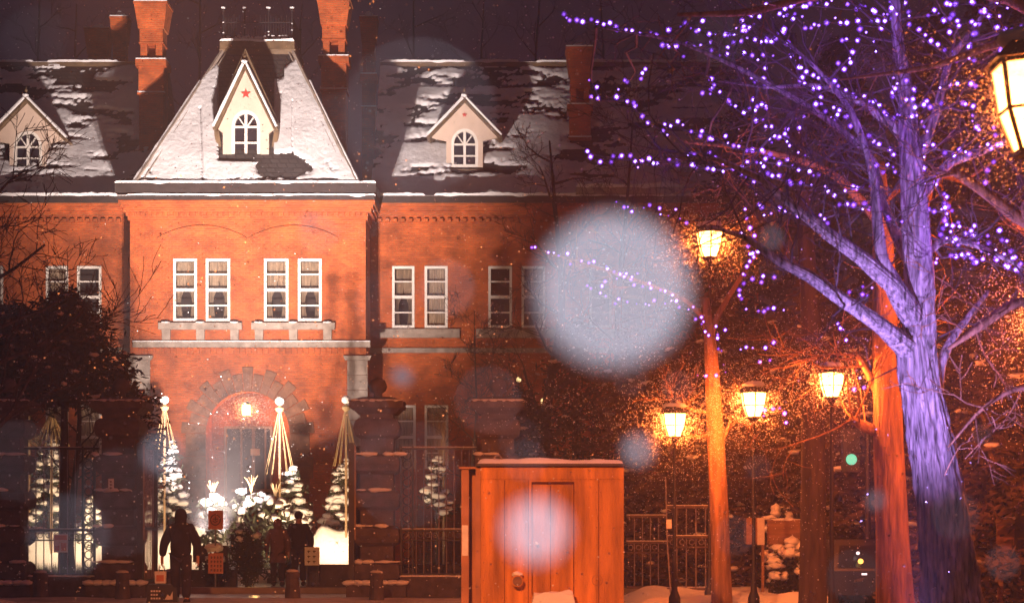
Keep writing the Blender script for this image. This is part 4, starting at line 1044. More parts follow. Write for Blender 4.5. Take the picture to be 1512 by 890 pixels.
trunk_tree('orange_lit_tree', [Q2(1325, 960), Q2(1318, 800), Q2(1312, 650), Q2(1308, 540), Q2(1306, 430), Q2(1302, 330), Q2(1296, 240)], [.30, .24, .215, .20, .17, .14, .10], M['bark2'], 'straight trunk lit deep orange just left of the great tree', 21,
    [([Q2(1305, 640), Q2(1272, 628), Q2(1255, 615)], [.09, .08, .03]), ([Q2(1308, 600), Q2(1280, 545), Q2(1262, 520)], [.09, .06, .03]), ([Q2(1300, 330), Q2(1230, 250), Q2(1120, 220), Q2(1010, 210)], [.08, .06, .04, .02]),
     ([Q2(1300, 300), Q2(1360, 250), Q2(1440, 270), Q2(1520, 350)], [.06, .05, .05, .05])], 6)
Dd = 21
t = trunk_tree('bare_bough_tree', [Vector((7.6, Dd, 0)), Vector((7.5, Dd, 2.5)), Vector((7.3, Dd, 4.0)), Vector((7.1, Dd, 6.5))], [.28, .24, .2, .1], M['bark2'], 'tree past the right edge whose bare orange boughs reach in', 31,
    [([Vector((7.3, Dd, 3.9)), Q2(1600, 350), Q2(1512, 330), Q2(1455, 285), Q2(1405, 250)], [.14, .11, .075, .06, .05]),
     ([Vector((7.1, Dd, 5.6)), Q2(1560, 60), Q2(1480, 60), Q2(1380, 100), Q2(1240, 118)], [.09, .06, .05, .035, .01]),
     ([Vector((7.1, Dd, 6.0)), Q2(1500, -20), Q2(1200, -8), Q2(1110, 20), Q2(1000, 22)], [.08, .06, .045, .04, .02]),
     ([Vector((7.4, Dd, 3.0)), Q2(1520, 430), Q2(1450, 480), Q2(1400, 515)], [.09, .06, .05, .02]),
     ([Vector((7.5, Dd, 2.2)), Q2(1520, 560), Q2(1450, 600), Q2(1400, 660)], [.05, .035, .02, .01])], 4, 3, .8)
# pale pole trunk between two lanterns
Dd = 33
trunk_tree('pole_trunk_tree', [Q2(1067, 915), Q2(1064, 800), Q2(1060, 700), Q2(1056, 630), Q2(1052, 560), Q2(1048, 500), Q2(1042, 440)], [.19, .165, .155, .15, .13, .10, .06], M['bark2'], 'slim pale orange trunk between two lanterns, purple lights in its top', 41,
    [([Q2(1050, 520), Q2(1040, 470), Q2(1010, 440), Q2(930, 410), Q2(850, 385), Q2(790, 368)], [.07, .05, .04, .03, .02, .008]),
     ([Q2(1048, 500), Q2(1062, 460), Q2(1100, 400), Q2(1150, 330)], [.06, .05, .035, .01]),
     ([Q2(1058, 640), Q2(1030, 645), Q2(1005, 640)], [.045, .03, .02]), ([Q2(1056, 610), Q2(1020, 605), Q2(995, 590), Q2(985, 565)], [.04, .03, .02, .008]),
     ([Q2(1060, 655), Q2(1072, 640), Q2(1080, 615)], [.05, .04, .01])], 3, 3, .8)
# dark trunk (x ~1200)
Dd = 30
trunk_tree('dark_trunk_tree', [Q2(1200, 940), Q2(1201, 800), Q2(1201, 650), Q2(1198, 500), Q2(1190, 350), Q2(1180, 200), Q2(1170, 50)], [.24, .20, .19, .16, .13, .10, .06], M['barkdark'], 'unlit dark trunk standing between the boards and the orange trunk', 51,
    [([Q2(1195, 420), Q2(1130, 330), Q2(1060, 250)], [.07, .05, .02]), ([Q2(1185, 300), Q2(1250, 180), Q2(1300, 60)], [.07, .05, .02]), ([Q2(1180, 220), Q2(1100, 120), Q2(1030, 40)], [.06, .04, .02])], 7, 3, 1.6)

# bare dark tree in front of the right wing
def bare_tree(px, D_, zt_, label, seed, r0=.16, m='barkdark', lean=0, kids=4, depth=4, hw=3.0, y0=.35):
    cx = X(px, D_); t = thing('bare_tree', (cx, D_, 0), label, 'tree', 'bare winter trees')
    mb = MB(); pts = [Vector((cx+lean*f+zt_*.06*N((seed+.5, f*3, .3)), D_, zt_*f)) for f in (0, .2, .4, .6, .8, 1)]
    q = knobby(mb, pts, [r0, r0*.85, r0*.7, r0*.5, r0*.3, r0*.12], 10, .1, seed, 4); mb.build('trunk', M[m], t, smooth=True)
    rg = random.Random(seed); cr = MB()
    for k2 in range(15):
        f = y0+(1-y0)*(k2/15); i = int(f*(len(q)-1)); a = k2*2.4+rg.random(); d = Vector((math.cos(a), math.sin(a)*.7, .35+.5*rg.random()))
        grow(cr, q[i], d, hw*(1-f*.55)*rg.uniform(.5, .8), r0*.38*(1-f*.6), depth-1, rg, 0, .8, kids, .006, .2)
    cr.build('crown', M[m], t)
    return t
bare_tree(812, 55, 12.6, 'dark bare tree in front of the right wing, left of the purple lights', 7, .21)
bare_tree(705, 57, 7.9, 'smaller bare tree crossing the right wing windows', 9, .08, hw=2.4)
bare_tree(930, 56, 13.5, 'bare tree behind the huge blurred flake', 13, .16)
bare_tree(112, 44, 7.2, 'bare twiggy tree before the left wing windows', 15, .10, hw=2.2)
bare_tree(-40, 36, 8.0, 'bare tree at the left edge, boughs reaching over the pine', 17, .2, hw=4.2)
for i, (px, D_, zt_) in enumerate(((620, 84, 26), (700, 86, 25.5), (770, 84, 26), (900, 84, 26), (1010, 82, 25), (290, 85, 26), (60, 84, 26), (130, 86, 25), (420, 86, 25))):
    bare_tree(px, D_, zt_, ('bare tree rising behind the roof above the right dormer', 'bare tree behind the ridge right of the right dormer', 'bare tree behind the ridge over the dark bare tree', 'bare tree behind the far end chimney', 'bare tree behind the roof at the purple lights', 'bare tree behind the roof between the left chimneys and cap', 'bare tree behind the roof above the left dormer', 'bare tree behind the low left chimney', 'bare tree behind the roof cap at its right')[i], 60+i, .22, 'barkdark', kids=3, depth=4, hw=5, y0=.45)

# evergreens
def conifer(px, D_, h, rw, label, seed, n=2600, size=.14, leaf='leaf', snow=20, zb_=.3, group='dark evergreen trees'):
    cx = X(px, D_); rg = random.Random(seed); t = thing('evergreen_tree', (cx, D_, 0), label, 'tree', group)
    MB().tube([(cx, D_, 0), (cx, D_, h*.95)], [.16, .03], 8).build('trunk', M['barkdark'], t)
    lf = MB(); sn = MB()
    nb = 46
    for k2 in range(nb):
        v = k2/nb; z = zb_+(h-zb_)*v; rad = rw*(1-v)**.75*rg.uniform(.6, 1.15)+.15; a = k2*2.4
        d = Vector((math.cos(a), math.sin(a), -.12)); tip = Vector((cx, D_, z))+d*rad
        for j in range(n//nb):
            f = rg.random()**.6; c = Vector((cx, D_, z)).lerp(tip, f)+Vector((rg.gauss(0, .18), rg.gauss(0, .18), rg.gauss(0, .12)-.15*f))
            e1 = Vector((rg.gauss(0, 1), rg.gauss(0, 1), rg.gauss(0, .5))).normalized()*size*rg.uniform(.5, 1.2); e2 = e1.orthogonal().normalized()*size*.3
            lf.face([c-e1, c+e2, c+e1, c-e2])
        if snow and k2 % max(1, nb//snow) == 0: sn.blob(tip-d*.15+Vector((0, 0, .02)), .16*rg.uniform(.4, 1.1), .12, .05, k2, 2, .6)
    lf.build('crown', M[leaf], t)
    if snow: sn.build('snow', M['snow'], t, smooth=True)
    return t
conifer(95, 42.5, 6.7, 1.9, 'broad dark pine in front of the left wing', 1, 6500, .13, snow=50, zb_=4.5)
conifer(20, 41.5, 6.3, 1.6, 'dark pine at the left edge behind the fence', 2, 4500, .13, snow=40, zb_=4.5)
conifer(205, 43.5, 4.6, .62, 'small snowy pine peering over the left gate pillar', 3, 1800, .09, snow=26, zb_=2.4)
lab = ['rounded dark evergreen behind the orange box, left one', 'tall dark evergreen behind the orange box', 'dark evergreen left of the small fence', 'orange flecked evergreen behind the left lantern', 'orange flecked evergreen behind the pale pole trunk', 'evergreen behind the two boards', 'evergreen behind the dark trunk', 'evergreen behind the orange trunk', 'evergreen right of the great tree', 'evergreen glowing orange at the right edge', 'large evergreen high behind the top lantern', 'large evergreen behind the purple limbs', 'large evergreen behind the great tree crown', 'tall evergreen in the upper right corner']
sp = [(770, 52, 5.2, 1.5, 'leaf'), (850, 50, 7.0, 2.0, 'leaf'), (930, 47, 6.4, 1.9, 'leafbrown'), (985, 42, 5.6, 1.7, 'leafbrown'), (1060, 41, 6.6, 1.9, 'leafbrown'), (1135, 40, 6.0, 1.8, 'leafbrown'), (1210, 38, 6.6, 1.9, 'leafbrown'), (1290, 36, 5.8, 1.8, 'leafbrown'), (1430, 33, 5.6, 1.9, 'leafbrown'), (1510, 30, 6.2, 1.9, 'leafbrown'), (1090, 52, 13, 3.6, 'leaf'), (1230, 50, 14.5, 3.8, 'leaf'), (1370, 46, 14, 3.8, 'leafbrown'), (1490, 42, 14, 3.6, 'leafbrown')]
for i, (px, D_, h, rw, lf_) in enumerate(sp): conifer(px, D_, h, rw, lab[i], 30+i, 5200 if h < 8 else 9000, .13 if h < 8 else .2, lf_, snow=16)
bush(1165, 34.5, .45, .4, 1.35, 'snow flecked shrub under the brown sign board', n=900, seed=12, snow=26, size=.06)
bush(1150, 36.5, .5, .4, 2.0, 'twiggy shrub with pink snow tufts above the brown sign board', n=900, seed=14, snow=14, size=.06)

# ---------------------------------------------------------------- right side furniture
fence(985, 1056, 'low iron fence lit orange left of the pale pole trunk', ytop=746, y=36.0, m='rust', y2=792, zlow=.25, grp='iron fences of the street')
fence(925, 984, 'dark iron fence right behind the orange box', ytop=760, y=38.5, m='rust', y2=800, zlow=.2, grp='iron fences of the street')
fence(1395, 1530, 'dark iron fence at the lower right corner', ytop=808, y=34, m='rust', y2=840, zlow=.2, grp='iron fences of the street')
sx = X(985, 36); t = thing('snow_stake', (sx, 35.6, 0), 'thin leaning pale stake beside the low orange fence', 'stake')
MB().tube([(sx+.05, 35.6, 0), (sx-.03, 35.6, 1.2), (sx-.06, 35.6, Z(705, 35.6))], .014, 6).build('rod', M['iron2'], t)
MB().box(sx-.05, sx+.05, 35.56, 35.6, 1.45, 1.62).build('tag', M['paper'], t)
D = 34.0
t = thing('notice_box', (X(1118, D), D, 0), 'upright notice box with a pink lit side panel on a post', 'notice board')
MB().box(X(1102, D), X(1118, D), D, D+.3, Z(803, D), Z(764, D)).build('cabinet', M['board'], t)
MB().hexa([(X(1118.3, D), D-.01, Z(804, D)), (X(1130, D), D+.1, Z(804, D)), (X(1130, D), D+.13, Z(804, D)), (X(1118.3, D), D+.02, Z(804, D))], [(X(1118.3, D), D-.01, Z(764, D)), (X(1130, D), D+.1, Z(764, D)), (X(1130, D), D+.13, Z(764, D)), (X(1118.3, D), D+.02, Z(764, D))]).build('side_panel', M['paper'], t)
MB().box(X(1126, D), X(1130, D), D+.14, D+.2, 0, Z(804, D)).build('post', M['board'], t)
D = 34.6
for a, b, y0, y1, nm, lab_, dd in ((1133, 1183, 767, 803, 'sign_board', 'wide brown wooden sign board left of the dark trunk', 34.6), (1472, 1530, 765, 818, 'sign_board', 'faded wooden sign board at the right edge', 30)):
    t = thing(nm, (X((a+b)/2, dd), dd, 0), lab_, 'sign board')
    MB().box(X(a, dd), X(b, dd), dd, dd+.05, Z(y1, dd), Z(y0, dd)).build('board', M['board'], t)
    for f in (.12, .88):
        x = X(a+(b-a)*f, dd); MB().box(x-.04, x+.04, dd+.051, dd+.12, 0, Z(y0, dd)).build('post', M['board'], t)
    MB().blob((X((a+b)/2, dd), dd+.03, Z(y0, dd)), (X(b, dd)-X(a, dd))/2.2, .05, .03, a, 2, .5).build('snow', M['snow'], t)
# dark van
D = 33.0; t = thing('parked_van', (X(1262, D), D, 0), 'dark van behind the dark trunk with amber and white lamps lit', 'van')
vx0, vx1 = X(1232, D), X(1306, D); vz = Z(798, D)
b = MB(); b.box(vx0, vx1, D, D+3.8, .3, .72); b.taper((vx0+vx1)/2, D+2.0, .721, vz+.02, (vx1-vx0)/2-.002, 1.9, (vx1-vx0)/2-.06, 1.75); b.build('body', M['van'], t)
MB().hexa([(vx0+.08, D+.075, .78), (vx1-.08, D+.075, .78), (vx1-.08, D+.12, .78), (vx0+.08, D+.12, .78)], [(vx0+.13, D+.2, vz-.08), (vx1-.13, D+.2, vz-.08), (vx1-.13, D+.25, vz-.08), (vx0+.13, D+.25, vz-.08)]).build('windscreen', M['glassdark'], t)
for nm, px, py, m_, r_ in (('marker_lamp', 1270, 828, 'amber', .045), ('marker_lamp', 1266, 816, 'ledw', .028)):
    c = P(px, py, D+.05); MB().tube([(c.x, D+.02, c.z), (c.x, D-.02, c.z)], r_, 10).build(nm, M[m_], t)
c = P(1276, 847, D); MB().box(c.x-.045, c.x+.045, D-.02, D-.003, c.z-.015, c.z+.015).build('strip_lamp', M['ledw'], t)
for s in (0, 1):
    for yy in (.7, 3.1):
        x = vx0+.08 if s == 0 else vx1-.08; MB().tube([(x-.07, D+yy, .31), (x+.07, D+yy, .31)], .31, 14).build('wheel', M['dark'], t)
# green signal
c = P(1257, 678, 34); t = thing('traffic_signal', (c.x+.3, 34, 0), 'dark traffic signal with a teal green lens left of the orange trunk', 'traffic light')
MB().tube([(c.x+.3, 34, 0), (c.x+.3, 34, c.z+.5)], .05, 8).tube([(c.x+.3, 34, c.z+.1), (c.x+.05, 34, c.z+.1)], .03, 6).build('post', M['dark'], t)
MB().box(c.x-.15, c.x+.15, 34-.01, 34.2, c.z-.22, c.z+.55).build('housing', M['dark'], t)
MB().tube([(c.x, 33.98, c.z), (c.x, 33.95, c.z)], [.10, .09], 16).build('green_lens', M['teal'], t)
for dz_ in (.2, .4): MB().tube([(c.x, 33.98, c.z+dz_), (c.x, 33.96, c.z+dz_)], .085, 14).build('dark_lens', M['glassdark'], t)

# ---------------------------------------------------------------- purple light strings
bulb_me = bpy.data.meshes.new('bulb'); n1 = len(ICO[1][0]); bulb_me.from_pydata([tuple(Vector(v)*.018) for v in ICO[1][0]]+[tuple(Vector(v)*.035) for v in ICO[1][0]], [], ICO[1][1]+[tuple(i+n1 for i in f) for f in ICO[1][1]]); bulb_me.materials.append(M['bulb']); bulb_me.materials.append(M['bulbhalo'])
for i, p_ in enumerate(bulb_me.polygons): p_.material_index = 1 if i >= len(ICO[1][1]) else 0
S = [
 ('string climbing the main stem below the top edge', 21.7, [(1318,112),(1322,128),(1316,142),(1330,152),(1326,170)]),
 ('loose string between the main stem and the right upper limb', 21.8, [(1338,118),(1350,130),(1346,148),(1362,158),(1372,150),(1388,158)]),
 ('string looped over the crown left of the corner lantern', 21.6, [(1395,30),(1408,22),(1420,30),(1412,44),(1398,50)]),
 ('flat string at the top edge, right of centre of the crown', 22, [(1395,5),(1415,8),(1432,4),(1450,12),(1468,6),(1490,12),(1508,6)]),
 ('string in the thick of the crown above the stem fork', 21.8, [(1290,240),(1302,252),(1318,248),(1330,262),(1348,258),(1360,272)]),
 ('string sloping through the crown under the long straight one', 22.2, [(1205,150),(1218,160),(1232,158),(1246,172),(1262,176)]),
 ('string below the hanging one at the crown centre', 22.2, [(1180,110),(1192,128),(1206,134),(1212,146)]),
 ('lowest dense string at the right of the fork', 21.7, [(1410,330),(1422,342),(1436,336),(1448,366),(1462,362),(1476,378),(1490,376),(1506,388)]),
 ('string between the corner lantern and the orange bough', 21.7, [(1425,148),(1436,160),(1430,176),(1444,188),(1460,184),(1470,198)]),
 ('string above the long sagging one, left crown', 22.8, [(1120,236),(1135,228),(1148,240),(1162,236),(1178,250),(1196,248),(1212,262)]),
 ('string in the outer crown right of the orange bough tip', 23.2, [(1050,55),(1062,48),(1078,52),(1088,40),(1104,36),(1112,22)]),
 ('second string along the top edge, left of the tangle', 22.5, [(1130,8),(1148,14),(1166,8),(1184,12),(1204,4),(1226,8)]),
 ('long loose string from the fork toward the tall lantern', 22.8, [(1225,330),(1210,322),(1195,326),(1180,316),(1165,320),(1150,308),(1132,312),(1118,302)]),
 ('string ending farthest upper left, above the bare tree', 24, [(833,20),(843,33),(870,29),(900,34),(915,48),(945,50),(968,52)]),
 ('short string under the curved orange bough tip', 23, [(987,40),(1000,35),(1015,36),(1028,46),(1040,35)]),
 ('short row of four below the upper orange bough', 23, [(978,68),(992,67),(1008,80)]),
 ('dipping string left of the upper bough crotch', 23, [(1017,61),(1045,66),(1060,82),(1076,82),(1072,72),(1090,62),(1100,48),(1120,28)]),
 ('short rising string meeting the crotch below the top bough', 22.5, [(1100,45),(1115,62),(1140,60),(1160,47)]),
 ('short flat string at the top beneath the orange bough', 22.5, [(1155,22),(1185,24),(1185,40),(1210,38),(1235,25),(1250,35)]),
 ('tangled string touching the top edge left of the main stem', 22, [(1250,0),(1262,12),(1295,15),(1310,25),(1335,18),(1338,4),(1345,25)]),
 ('string just below the tangle at the top edge', 22, [(1265,35),(1285,33),(1305,38),(1315,22),(1320,2)]),
 ('tiny three bulb string below the upper crotch', 23, [(1127,78),(1140,77)]),
 ('short slanting string, third under the upper crotch', 23, [(1098,82),(1112,88),(1130,100)]),
 ('short slanting string, fourth under the upper crotch', 23, [(1098,100),(1110,115),(1125,120),(1135,132)]),
 ('sloping string from beside the far chimney', 24, [(873,120),(878,130),(872,140),(888,147),(897,150),(910,143),(925,148),(940,160),(948,172),(960,182),(985,197)]),
 ('fine faint string rising beside the sloping one', 25, [(912,130),(922,118),(945,115),(955,103)]),
 ('string of larger gaps in the middle above the big flake', 23, [(983,178),(1000,183),(1020,195),(1055,200),(1065,207),(1075,215),(1100,220),(1120,222),(1140,208)]),
 ('long wavy string above the huge blurred flake', 24, [(862,222),(872,230),(885,236),(900,238),(915,230),(930,228),(940,240),(965,244),(975,240),(985,232),(1000,236),(1020,228),(1035,222),(1055,228)]),
 ('doubled string under the long wavy one', 23.5, [(1000,242),(1015,235),(1030,248),(1055,248),(1085,250),(1105,244),(1130,240)]),
 ('sloping string in the open gap at the middle top', 23, [(1045,115),(1058,122),(1040,133),(1058,140),(1070,144),(1080,158),(1095,165),(1115,162),(1130,155)]),
 ('string descending right of the middle gap', 23, [(1113,148),(1122,152),(1135,156)]),
 ('string running down to the main light knot', 23, [(1118,175),(1135,185),(1145,198),(1160,205),(1170,212)]),
 ('arched string on the left upper limb', 22.5, [(1132,62),(1150,47),(1165,62),(1170,82),(1182,85)]),
 ('long straight string down the left upper limb', 22, [(1180,98),(1200,112),(1220,115),(1240,128),(1265,142),(1285,150)]),
 ('hanging string above the left upper limb', 22, [(1245,58),(1262,62),(1258,80),(1255,92),(1245,102),(1235,100)]),
 ('string crossing left of the main stem top', 22, [(1270,50),(1290,60),(1295,73)]),
 ('string down the right upper limb', 22, [(1340,40),(1355,43),(1365,55),(1372,62),(1385,68),(1400,80),(1412,86)]),
 ('short string at the top edge right of the stem', 22, [(1370,25),(1378,20),(1390,18)]),
 ('string hanging left of the big corner lantern', 21, [(1430,35),(1445,32),(1440,45),(1432,70),(1430,85),(1440,86)]),
 ('string over the big corner lantern', 21, [(1455,15),(1475,28),(1468,42),(1490,44),(1505,40)]),
 ('string wrapped along the big lantern roof', 20, [(1470,90),(1476,75),(1490,70),(1512,68)]),
 ('short string beside the light knot', 22.5, [(1150,205),(1160,200),(1168,212),(1180,222),(1185,230)]),
 ('long string meeting the stem at mid height', 22, [(1255,185),(1270,200),(1290,214),(1310,222),(1335,226),(1350,235)]),
 ('string zigzag left of the main stem', 21.7, [(1290,150),(1302,165),(1320,173),(1345,168),(1360,180),(1368,197)]),
 ('string right of the stem toward the lantern', 22, [(1388,128),(1402,124),(1415,123),(1428,130),(1438,132)]),
 ('long string running right under the lantern', 21.7, [(1360,210),(1385,218),(1400,228),(1425,222),(1445,224),(1455,218),(1480,215),(1500,200),(1512,190)]),
 ('string down the right side of the main stem', 21.6, [(1365,235),(1367,250),(1380,258),(1385,275),(1395,290),(1400,310),(1392,300),(1400,325),(1410,350)]),
 ('short hooked string below the lantern', 21.7, [(1465,240),(1462,252),(1455,265),(1450,268)]),
 ('long sagging string ending at the stem', 22.5, [(1133,257),(1155,265),(1180,270),(1205,276),(1225,282),(1240,287),(1265,275),(1285,278)]),
 ('sagging string left part, just above the lone lantern', 23, [(1095,257),(1112,264),(1128,270)]),
 ('crossing string over the stem fork', 21.6, [(1240,305),(1260,300),(1285,305),(1310,315),(1340,330),(1365,335)]),
 ('thick string down the right side of the fork', 21.6, [(1340,300),(1370,310),(1390,305),(1400,320),(1385,340),(1400,350),(1415,362),(1425,380),(1440,388)]),
 ('boxy string at right under the orange bough', 22, [(1435,345),(1460,350),(1472,348),(1485,362),(1500,374)]),
 ('low right string ending at the frame edge', 22, [(1385,383),(1400,375),(1430,375),(1445,388),(1460,375),(1480,392),(1510,405)]),
 ('long string crossing the huge blurred flake', 32.5, [(785,368),(800,372),(825,375),(845,383),(870,388),(900,395),(915,405),(940,415),(965,425),(985,432),(1005,442)]),
 ('short string left inside the huge blurred flake', 32.5, [(865,428),(885,425),(900,415),(920,410),(940,405)]),
 ('flat string low inside the huge blurred flake', 32.5, [(897,443),(915,443),(925,447),(940,448),(970,450),(990,443)]),
 ('string wound down the pale pole trunk top', 32.5, [(1000,452),(1015,455),(1030,465),(1040,480),(1050,495),(1060,500),(1063,515),(1070,530),(1068,548),(1055,555),(1045,552),(1030,552)]),
 ('loop of lights beside the pole trunk top', 32.5, [(1040,478),(1055,478),(1068,485),(1058,497)]),
 ('string on top of the huge blurred flake', 30, [(910,300),(925,310),(945,308),(960,303),(975,318)]),
 ('small cluster left of the tall lantern', 29, [(987,320),(1000,315),(1003,325),(1015,328)]),
 ('small cluster right of the tall lantern', 26, [(1100,318),(1112,345),(1105,330)]),
 ('string hanging straight right of the tall lantern', 26, [(1100,350),(1110,378),(1118,370),(1100,395),(1098,420),(1093,445),(1102,463),(1125,460),(1155,458)]),
 ('small arch of lights right of the hanging string', 26, [(1115,418),(1130,408),(1142,410)]),
 ('short string level with the flake bottom', 27, [(1095,515),(1115,515),(1130,510),(1140,505)]),
 ('small cluster above the right pole lantern', 28, [(1125,533),(1140,535),(1145,530)]),
 ('cluster right of the pole lantern, low down', 28, [(1125,615),(1140,602),(1152,600),(1162,608),(1160,622)]),
 ('short string behind the lower left limb', 24, [(1235,478),(1243,492),(1248,500),(1250,490)]),
 ('cluster between the two lower left limbs', 24, [(1250,440),(1258,432),(1270,425),(1285,425),(1280,437),(1265,440)]),
 ('small cluster above the near orange trunk lantern', 25, [(1270,560),(1275,570),(1262,576)]),
 ('cluster between limbs on the upper left', 23, [(1160,190),(1183,172),(1182,188)]),
 ('cluster left of the stem at mid height', 23, [(1228,172),(1238,175),(1232,184)]),
]
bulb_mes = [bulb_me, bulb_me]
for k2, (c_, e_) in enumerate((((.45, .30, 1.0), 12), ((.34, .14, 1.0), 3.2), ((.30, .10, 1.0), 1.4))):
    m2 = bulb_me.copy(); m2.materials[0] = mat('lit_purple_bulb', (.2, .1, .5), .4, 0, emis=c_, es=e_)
    m2.materials[1] = glassmat('purple_bulb_halo', (.2, .05, .6), .84, emis=(.30, .05, 1.0), es=(3.0, 1.6, .9)[k2]); bulb_mes.append(m2)
tw = tw0
rg = random.Random(77)
twm = M['bark']
for lab_, D_, pl in S:
    pts = [P(a, b, D_+.25*N((a*.01, b*.01, 3))) for a, b in pl]
    org = pts[0]
    full = [pts[0]]; dens = []
    for a, b in zip(pts, pts[1:]):
        n = max(1, int((b-a).length/(.03*D_/22*2)))
        for i in range(1, n+1): full.append(a.lerp(b, i/n)+Vector((rg.gauss(0, .004), rg.gauss(0, .01), rg.gauss(0, .006))))
    cb = MB(); cb.tube(full, .0045, 4, False)
    o = cb.build('light_string', M['cable'], origin=org)
    tag(o, 'purple light '+lab_, 'light string', 'purple light strings in the trees')
    # bulbs
    acc = 0; prev = full[0]; step = .046*D_/22; want = 0
    for q in full:
        acc += (q-prev).length; prev = q
        if acc >= want:
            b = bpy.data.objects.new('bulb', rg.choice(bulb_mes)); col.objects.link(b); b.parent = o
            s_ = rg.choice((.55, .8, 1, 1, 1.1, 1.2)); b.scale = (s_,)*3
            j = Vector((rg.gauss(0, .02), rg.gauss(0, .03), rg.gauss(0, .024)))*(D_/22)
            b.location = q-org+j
            want = acc+step*rg.uniform(.5, 1.7)
    # carrying twig
    if D_ < 26:
        best = min(net, key=lambda n_: min((n_-full[0]).length, (n_-full[-1]).length))
        e = full if (best-full[-1]).length < (best-full[0]).length else full[::-1]
        path = [v+Vector((0, .03, -.01)) for v in e[::4]]
        tail = wob(path[-1], best, 4, .08, D_+len(full))[1:] if (best-path[-1]).length < 4 else []
        n_ = len(path)+len(tail); tw.tube(path+tail, [.006+.016*i/n_ for i in range(n_)], 5, False)
for k2 in range(70):
    i = rg.randrange(len(net))
    if net[i].z < 4.6: continue
    d = Vector((rg.gauss(-.3, 1), rg.gauss(0, .5), rg.gauss(.2, .7))).normalized()
    grow(tw, net[i], d, rg.uniform(.6, 1.5), .014, 3, rg, 0, .7, 3, .0035)
tw.build('twigs', M['twig'], pt_)
for px, py, pw_ in ((1180, 90, 10), (1300, 180, 12), (1150, 235, 12), (1400, 240, 12), (960, 235, 8), (1400, 350, 12), (1300, 30, 10), (1440, 60, 8)):
    lamp('POINT', 'string_glow', P(px, py, 21.4), pw_*1.7, (.30, .10, 1.0), .5, parent=pt_)

# ---------------------------------------------------------------- falling snow
def flake(mb, c, r, seed): mb.blob(c, r, r*.85, r*.95, seed, 1, .5)
rg = random.Random(99)
fs = MB()
for k2 in range(9000):
    D_ = 11+49*rg.random()**.8; px = rg.uniform(-30, 1540); py = rg.uniform(-30, 900); c = P(px, py, D_)
    if c.z < .05 or (D_ > 43 and c.z > 5 and -15 < c.x < -2 and rg.random() < .8) or (D_ < 24 and px < 450 and py < 260): continue
    r_ = rg.uniform(.003, .008)*(1+D_/50)
    n = len(fs.v); fs.v += [(c.x+r_, c.y, c.z), (c.x-r_, c.y, c.z), (c.x, c.y+r_, c.z), (c.x, c.y-r_, c.z), (c.x, c.y, c.z+r_), (c.x, c.y, c.z-r_)]
    fs.f += [(n+a, n+b, n+c_) for a, b, c_ in ((0, 2, 4), (2, 1, 4), (1, 3, 4), (3, 0, 4), (2, 0, 5), (1, 2, 5), (3, 1, 5), (0, 3, 5))]
for k2 in range(60):
    D_ = .9+4*rg.random()**1.3; c = P(rg.uniform(-60, 1570), rg.uniform(-60, 940), D_); flake(fs, c, rg.uniform(.0008, .0020), k2)
for (px, py, D_, R_, n_) in ((1048, 356, 34.4, 1.5, 2600), (996, 622, 32, 1.4, 2600), (1113, 592, 32, 1.5, 2800), (1228, 563, 27, 1.2, 2200), (1536, 142, 13, 1.3, 5200), (1575, 470, 24.5, 2.4, 7000), (364, 605, 62.5, 1.5, 2000)):  # extra flakes crowded around each lamp, added to give it a glowing halo
    c0 = P(px, py, D_); got = 0
    while got < n_*1.5:
        d = Vector((rg.uniform(-1, 1), rg.uniform(-1, 1), rg.uniform(-1, 1)))
        if d.length > 1 or d.length < .22: continue
        got += 1; c = c0+d*R_*max(.3, rg.random()**.7); r_ = rg.uniform(.003, .0085)*(D_/32)**.7
        n = len(fs.v); fs.v += [(c.x+r_, c.y, c.z), (c.x-r_, c.y, c.z), (c.x, c.y+r_, c.z), (c.x, c.y-r_, c.z), (c.x, c.y, c.z+r_), (c.x, c.y, c.z-r_)]
        fs.f += [(n+a, n+b, n+c_) for a, b, c_ in ((0, 2, 4), (2, 1, 4), (1, 3, 4), (3, 0, 4), (2, 0, 5), (1, 2, 5), (3, 1, 5), (0, 3, 5))]
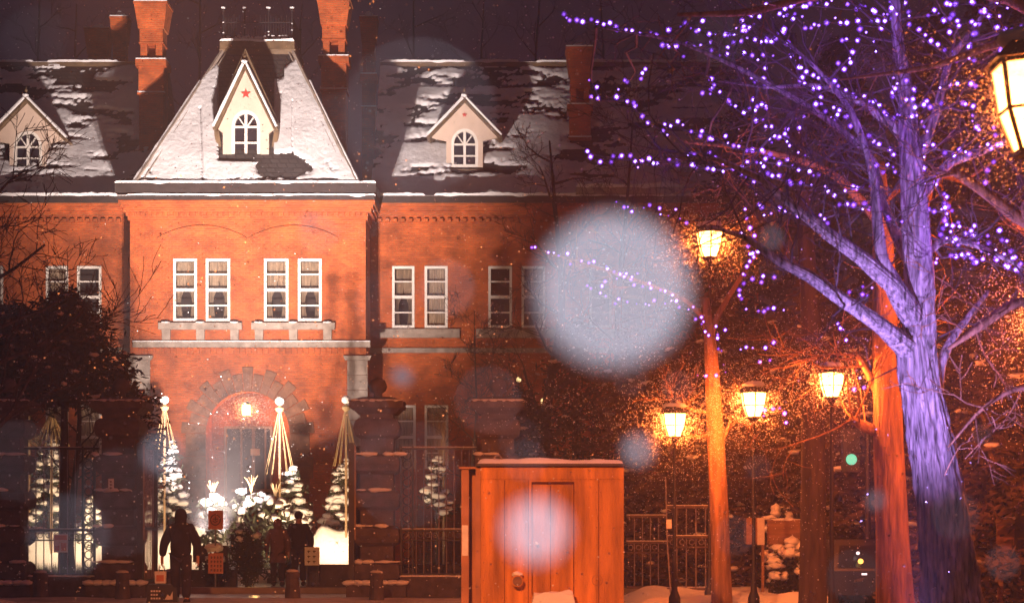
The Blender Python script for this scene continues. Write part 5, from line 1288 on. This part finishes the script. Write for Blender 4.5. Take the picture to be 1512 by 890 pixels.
for k2 in range(9000):
    D_ = rg.uniform(27, 38); c = P(rg.gauss(1100, 190), rg.gauss(610, 130), D_)
    if c.z < .05: continue
    r_ = rg.uniform(.003, .008); n = len(fs.v); fs.v += [(c.x+r_, c.y, c.z), (c.x-r_, c.y, c.z), (c.x, c.y+r_, c.z), (c.x, c.y-r_, c.z), (c.x, c.y, c.z+r_), (c.x, c.y, c.z-r_)]
    fs.f += [(n+a, n+b, n+c_) for a, b, c_ in ((0, 2, 4), (2, 1, 4), (1, 3, 4), (3, 0, 4), (2, 0, 5), (1, 2, 5), (3, 1, 5), (0, 3, 5))]
M['flake'] = mat('snowflake', (.86, .86, .88), .9, .02)
# soft out of focus flakes close by: (px, py, disc radius px, flake radius as share of the disc)
A = cam_d.lens/1000/cam_d.dof.aperture_fstop
def near(px, py, rad, share):
    d = A*F/(2*rad); c = P(px, py, d); return c, min(1.1, d*math.sqrt(share/1.43))*A/2      # share: how bright the blurred disc reads
for i, (px, py, rad, sh) in enumerate(((620, 170, 115, .07), (100, 790, 62, .10), (660, 425, 42, .07), (470, 345, 30, .08), (455, 325, 16, .08), (240, 668, 32, .22), (1140, 350, 18, .09), (1410, 760, 36, .035), (1085, 790, 30, .03), (1295, 738, 16, .12), (1120, 690, 20, .03), (350, 620, 70, .035), (600, 700, 80, .045), (720, 590, 50, .04), (930, 560, 26, .03), (1260, 850, 40, .035), (50, 60, 50, .02), (594, 556, 15, .3), (1450, 640, 16, .04), (570, 450, 50, .03), (30, 680, 60, .03), (180, 740, 80, .035), (1060, 60, 40, .02), (505, 250, 110, .04), (1000, 570, 24, .03), (520, 620, 60, .03), (1480, 830, 26, .04))):
    c, r_ = near(px, py, rad, sh); flake(fs, c, r_, i)
tag(fs.build('falling_snow', M['flake']), 'snowflakes drifting everywhere in the night air', 'falling snow', kind='stuff')
for px, py, rad, sh, lab_ in ((905, 430, 110, 1.2, 'huge blurred pale blue snowflake floating close, right of the wing windows'), (791, 783, 46, 1.0, 'blurred white snowflake in front of the orange box door'), (942, 664, 24, .34, 'small blurred grey snowflake above the box corner')):
    c, r_ = near(px, py, rad, sh); m_ = MB(); m_.blob(c, r_, r_, r_, px, 2, .12)
    tag(m_.build('snowflake', M['flake'], origin=c, smooth=True), lab_, 'snowflake', 'large blurred snowflakes')
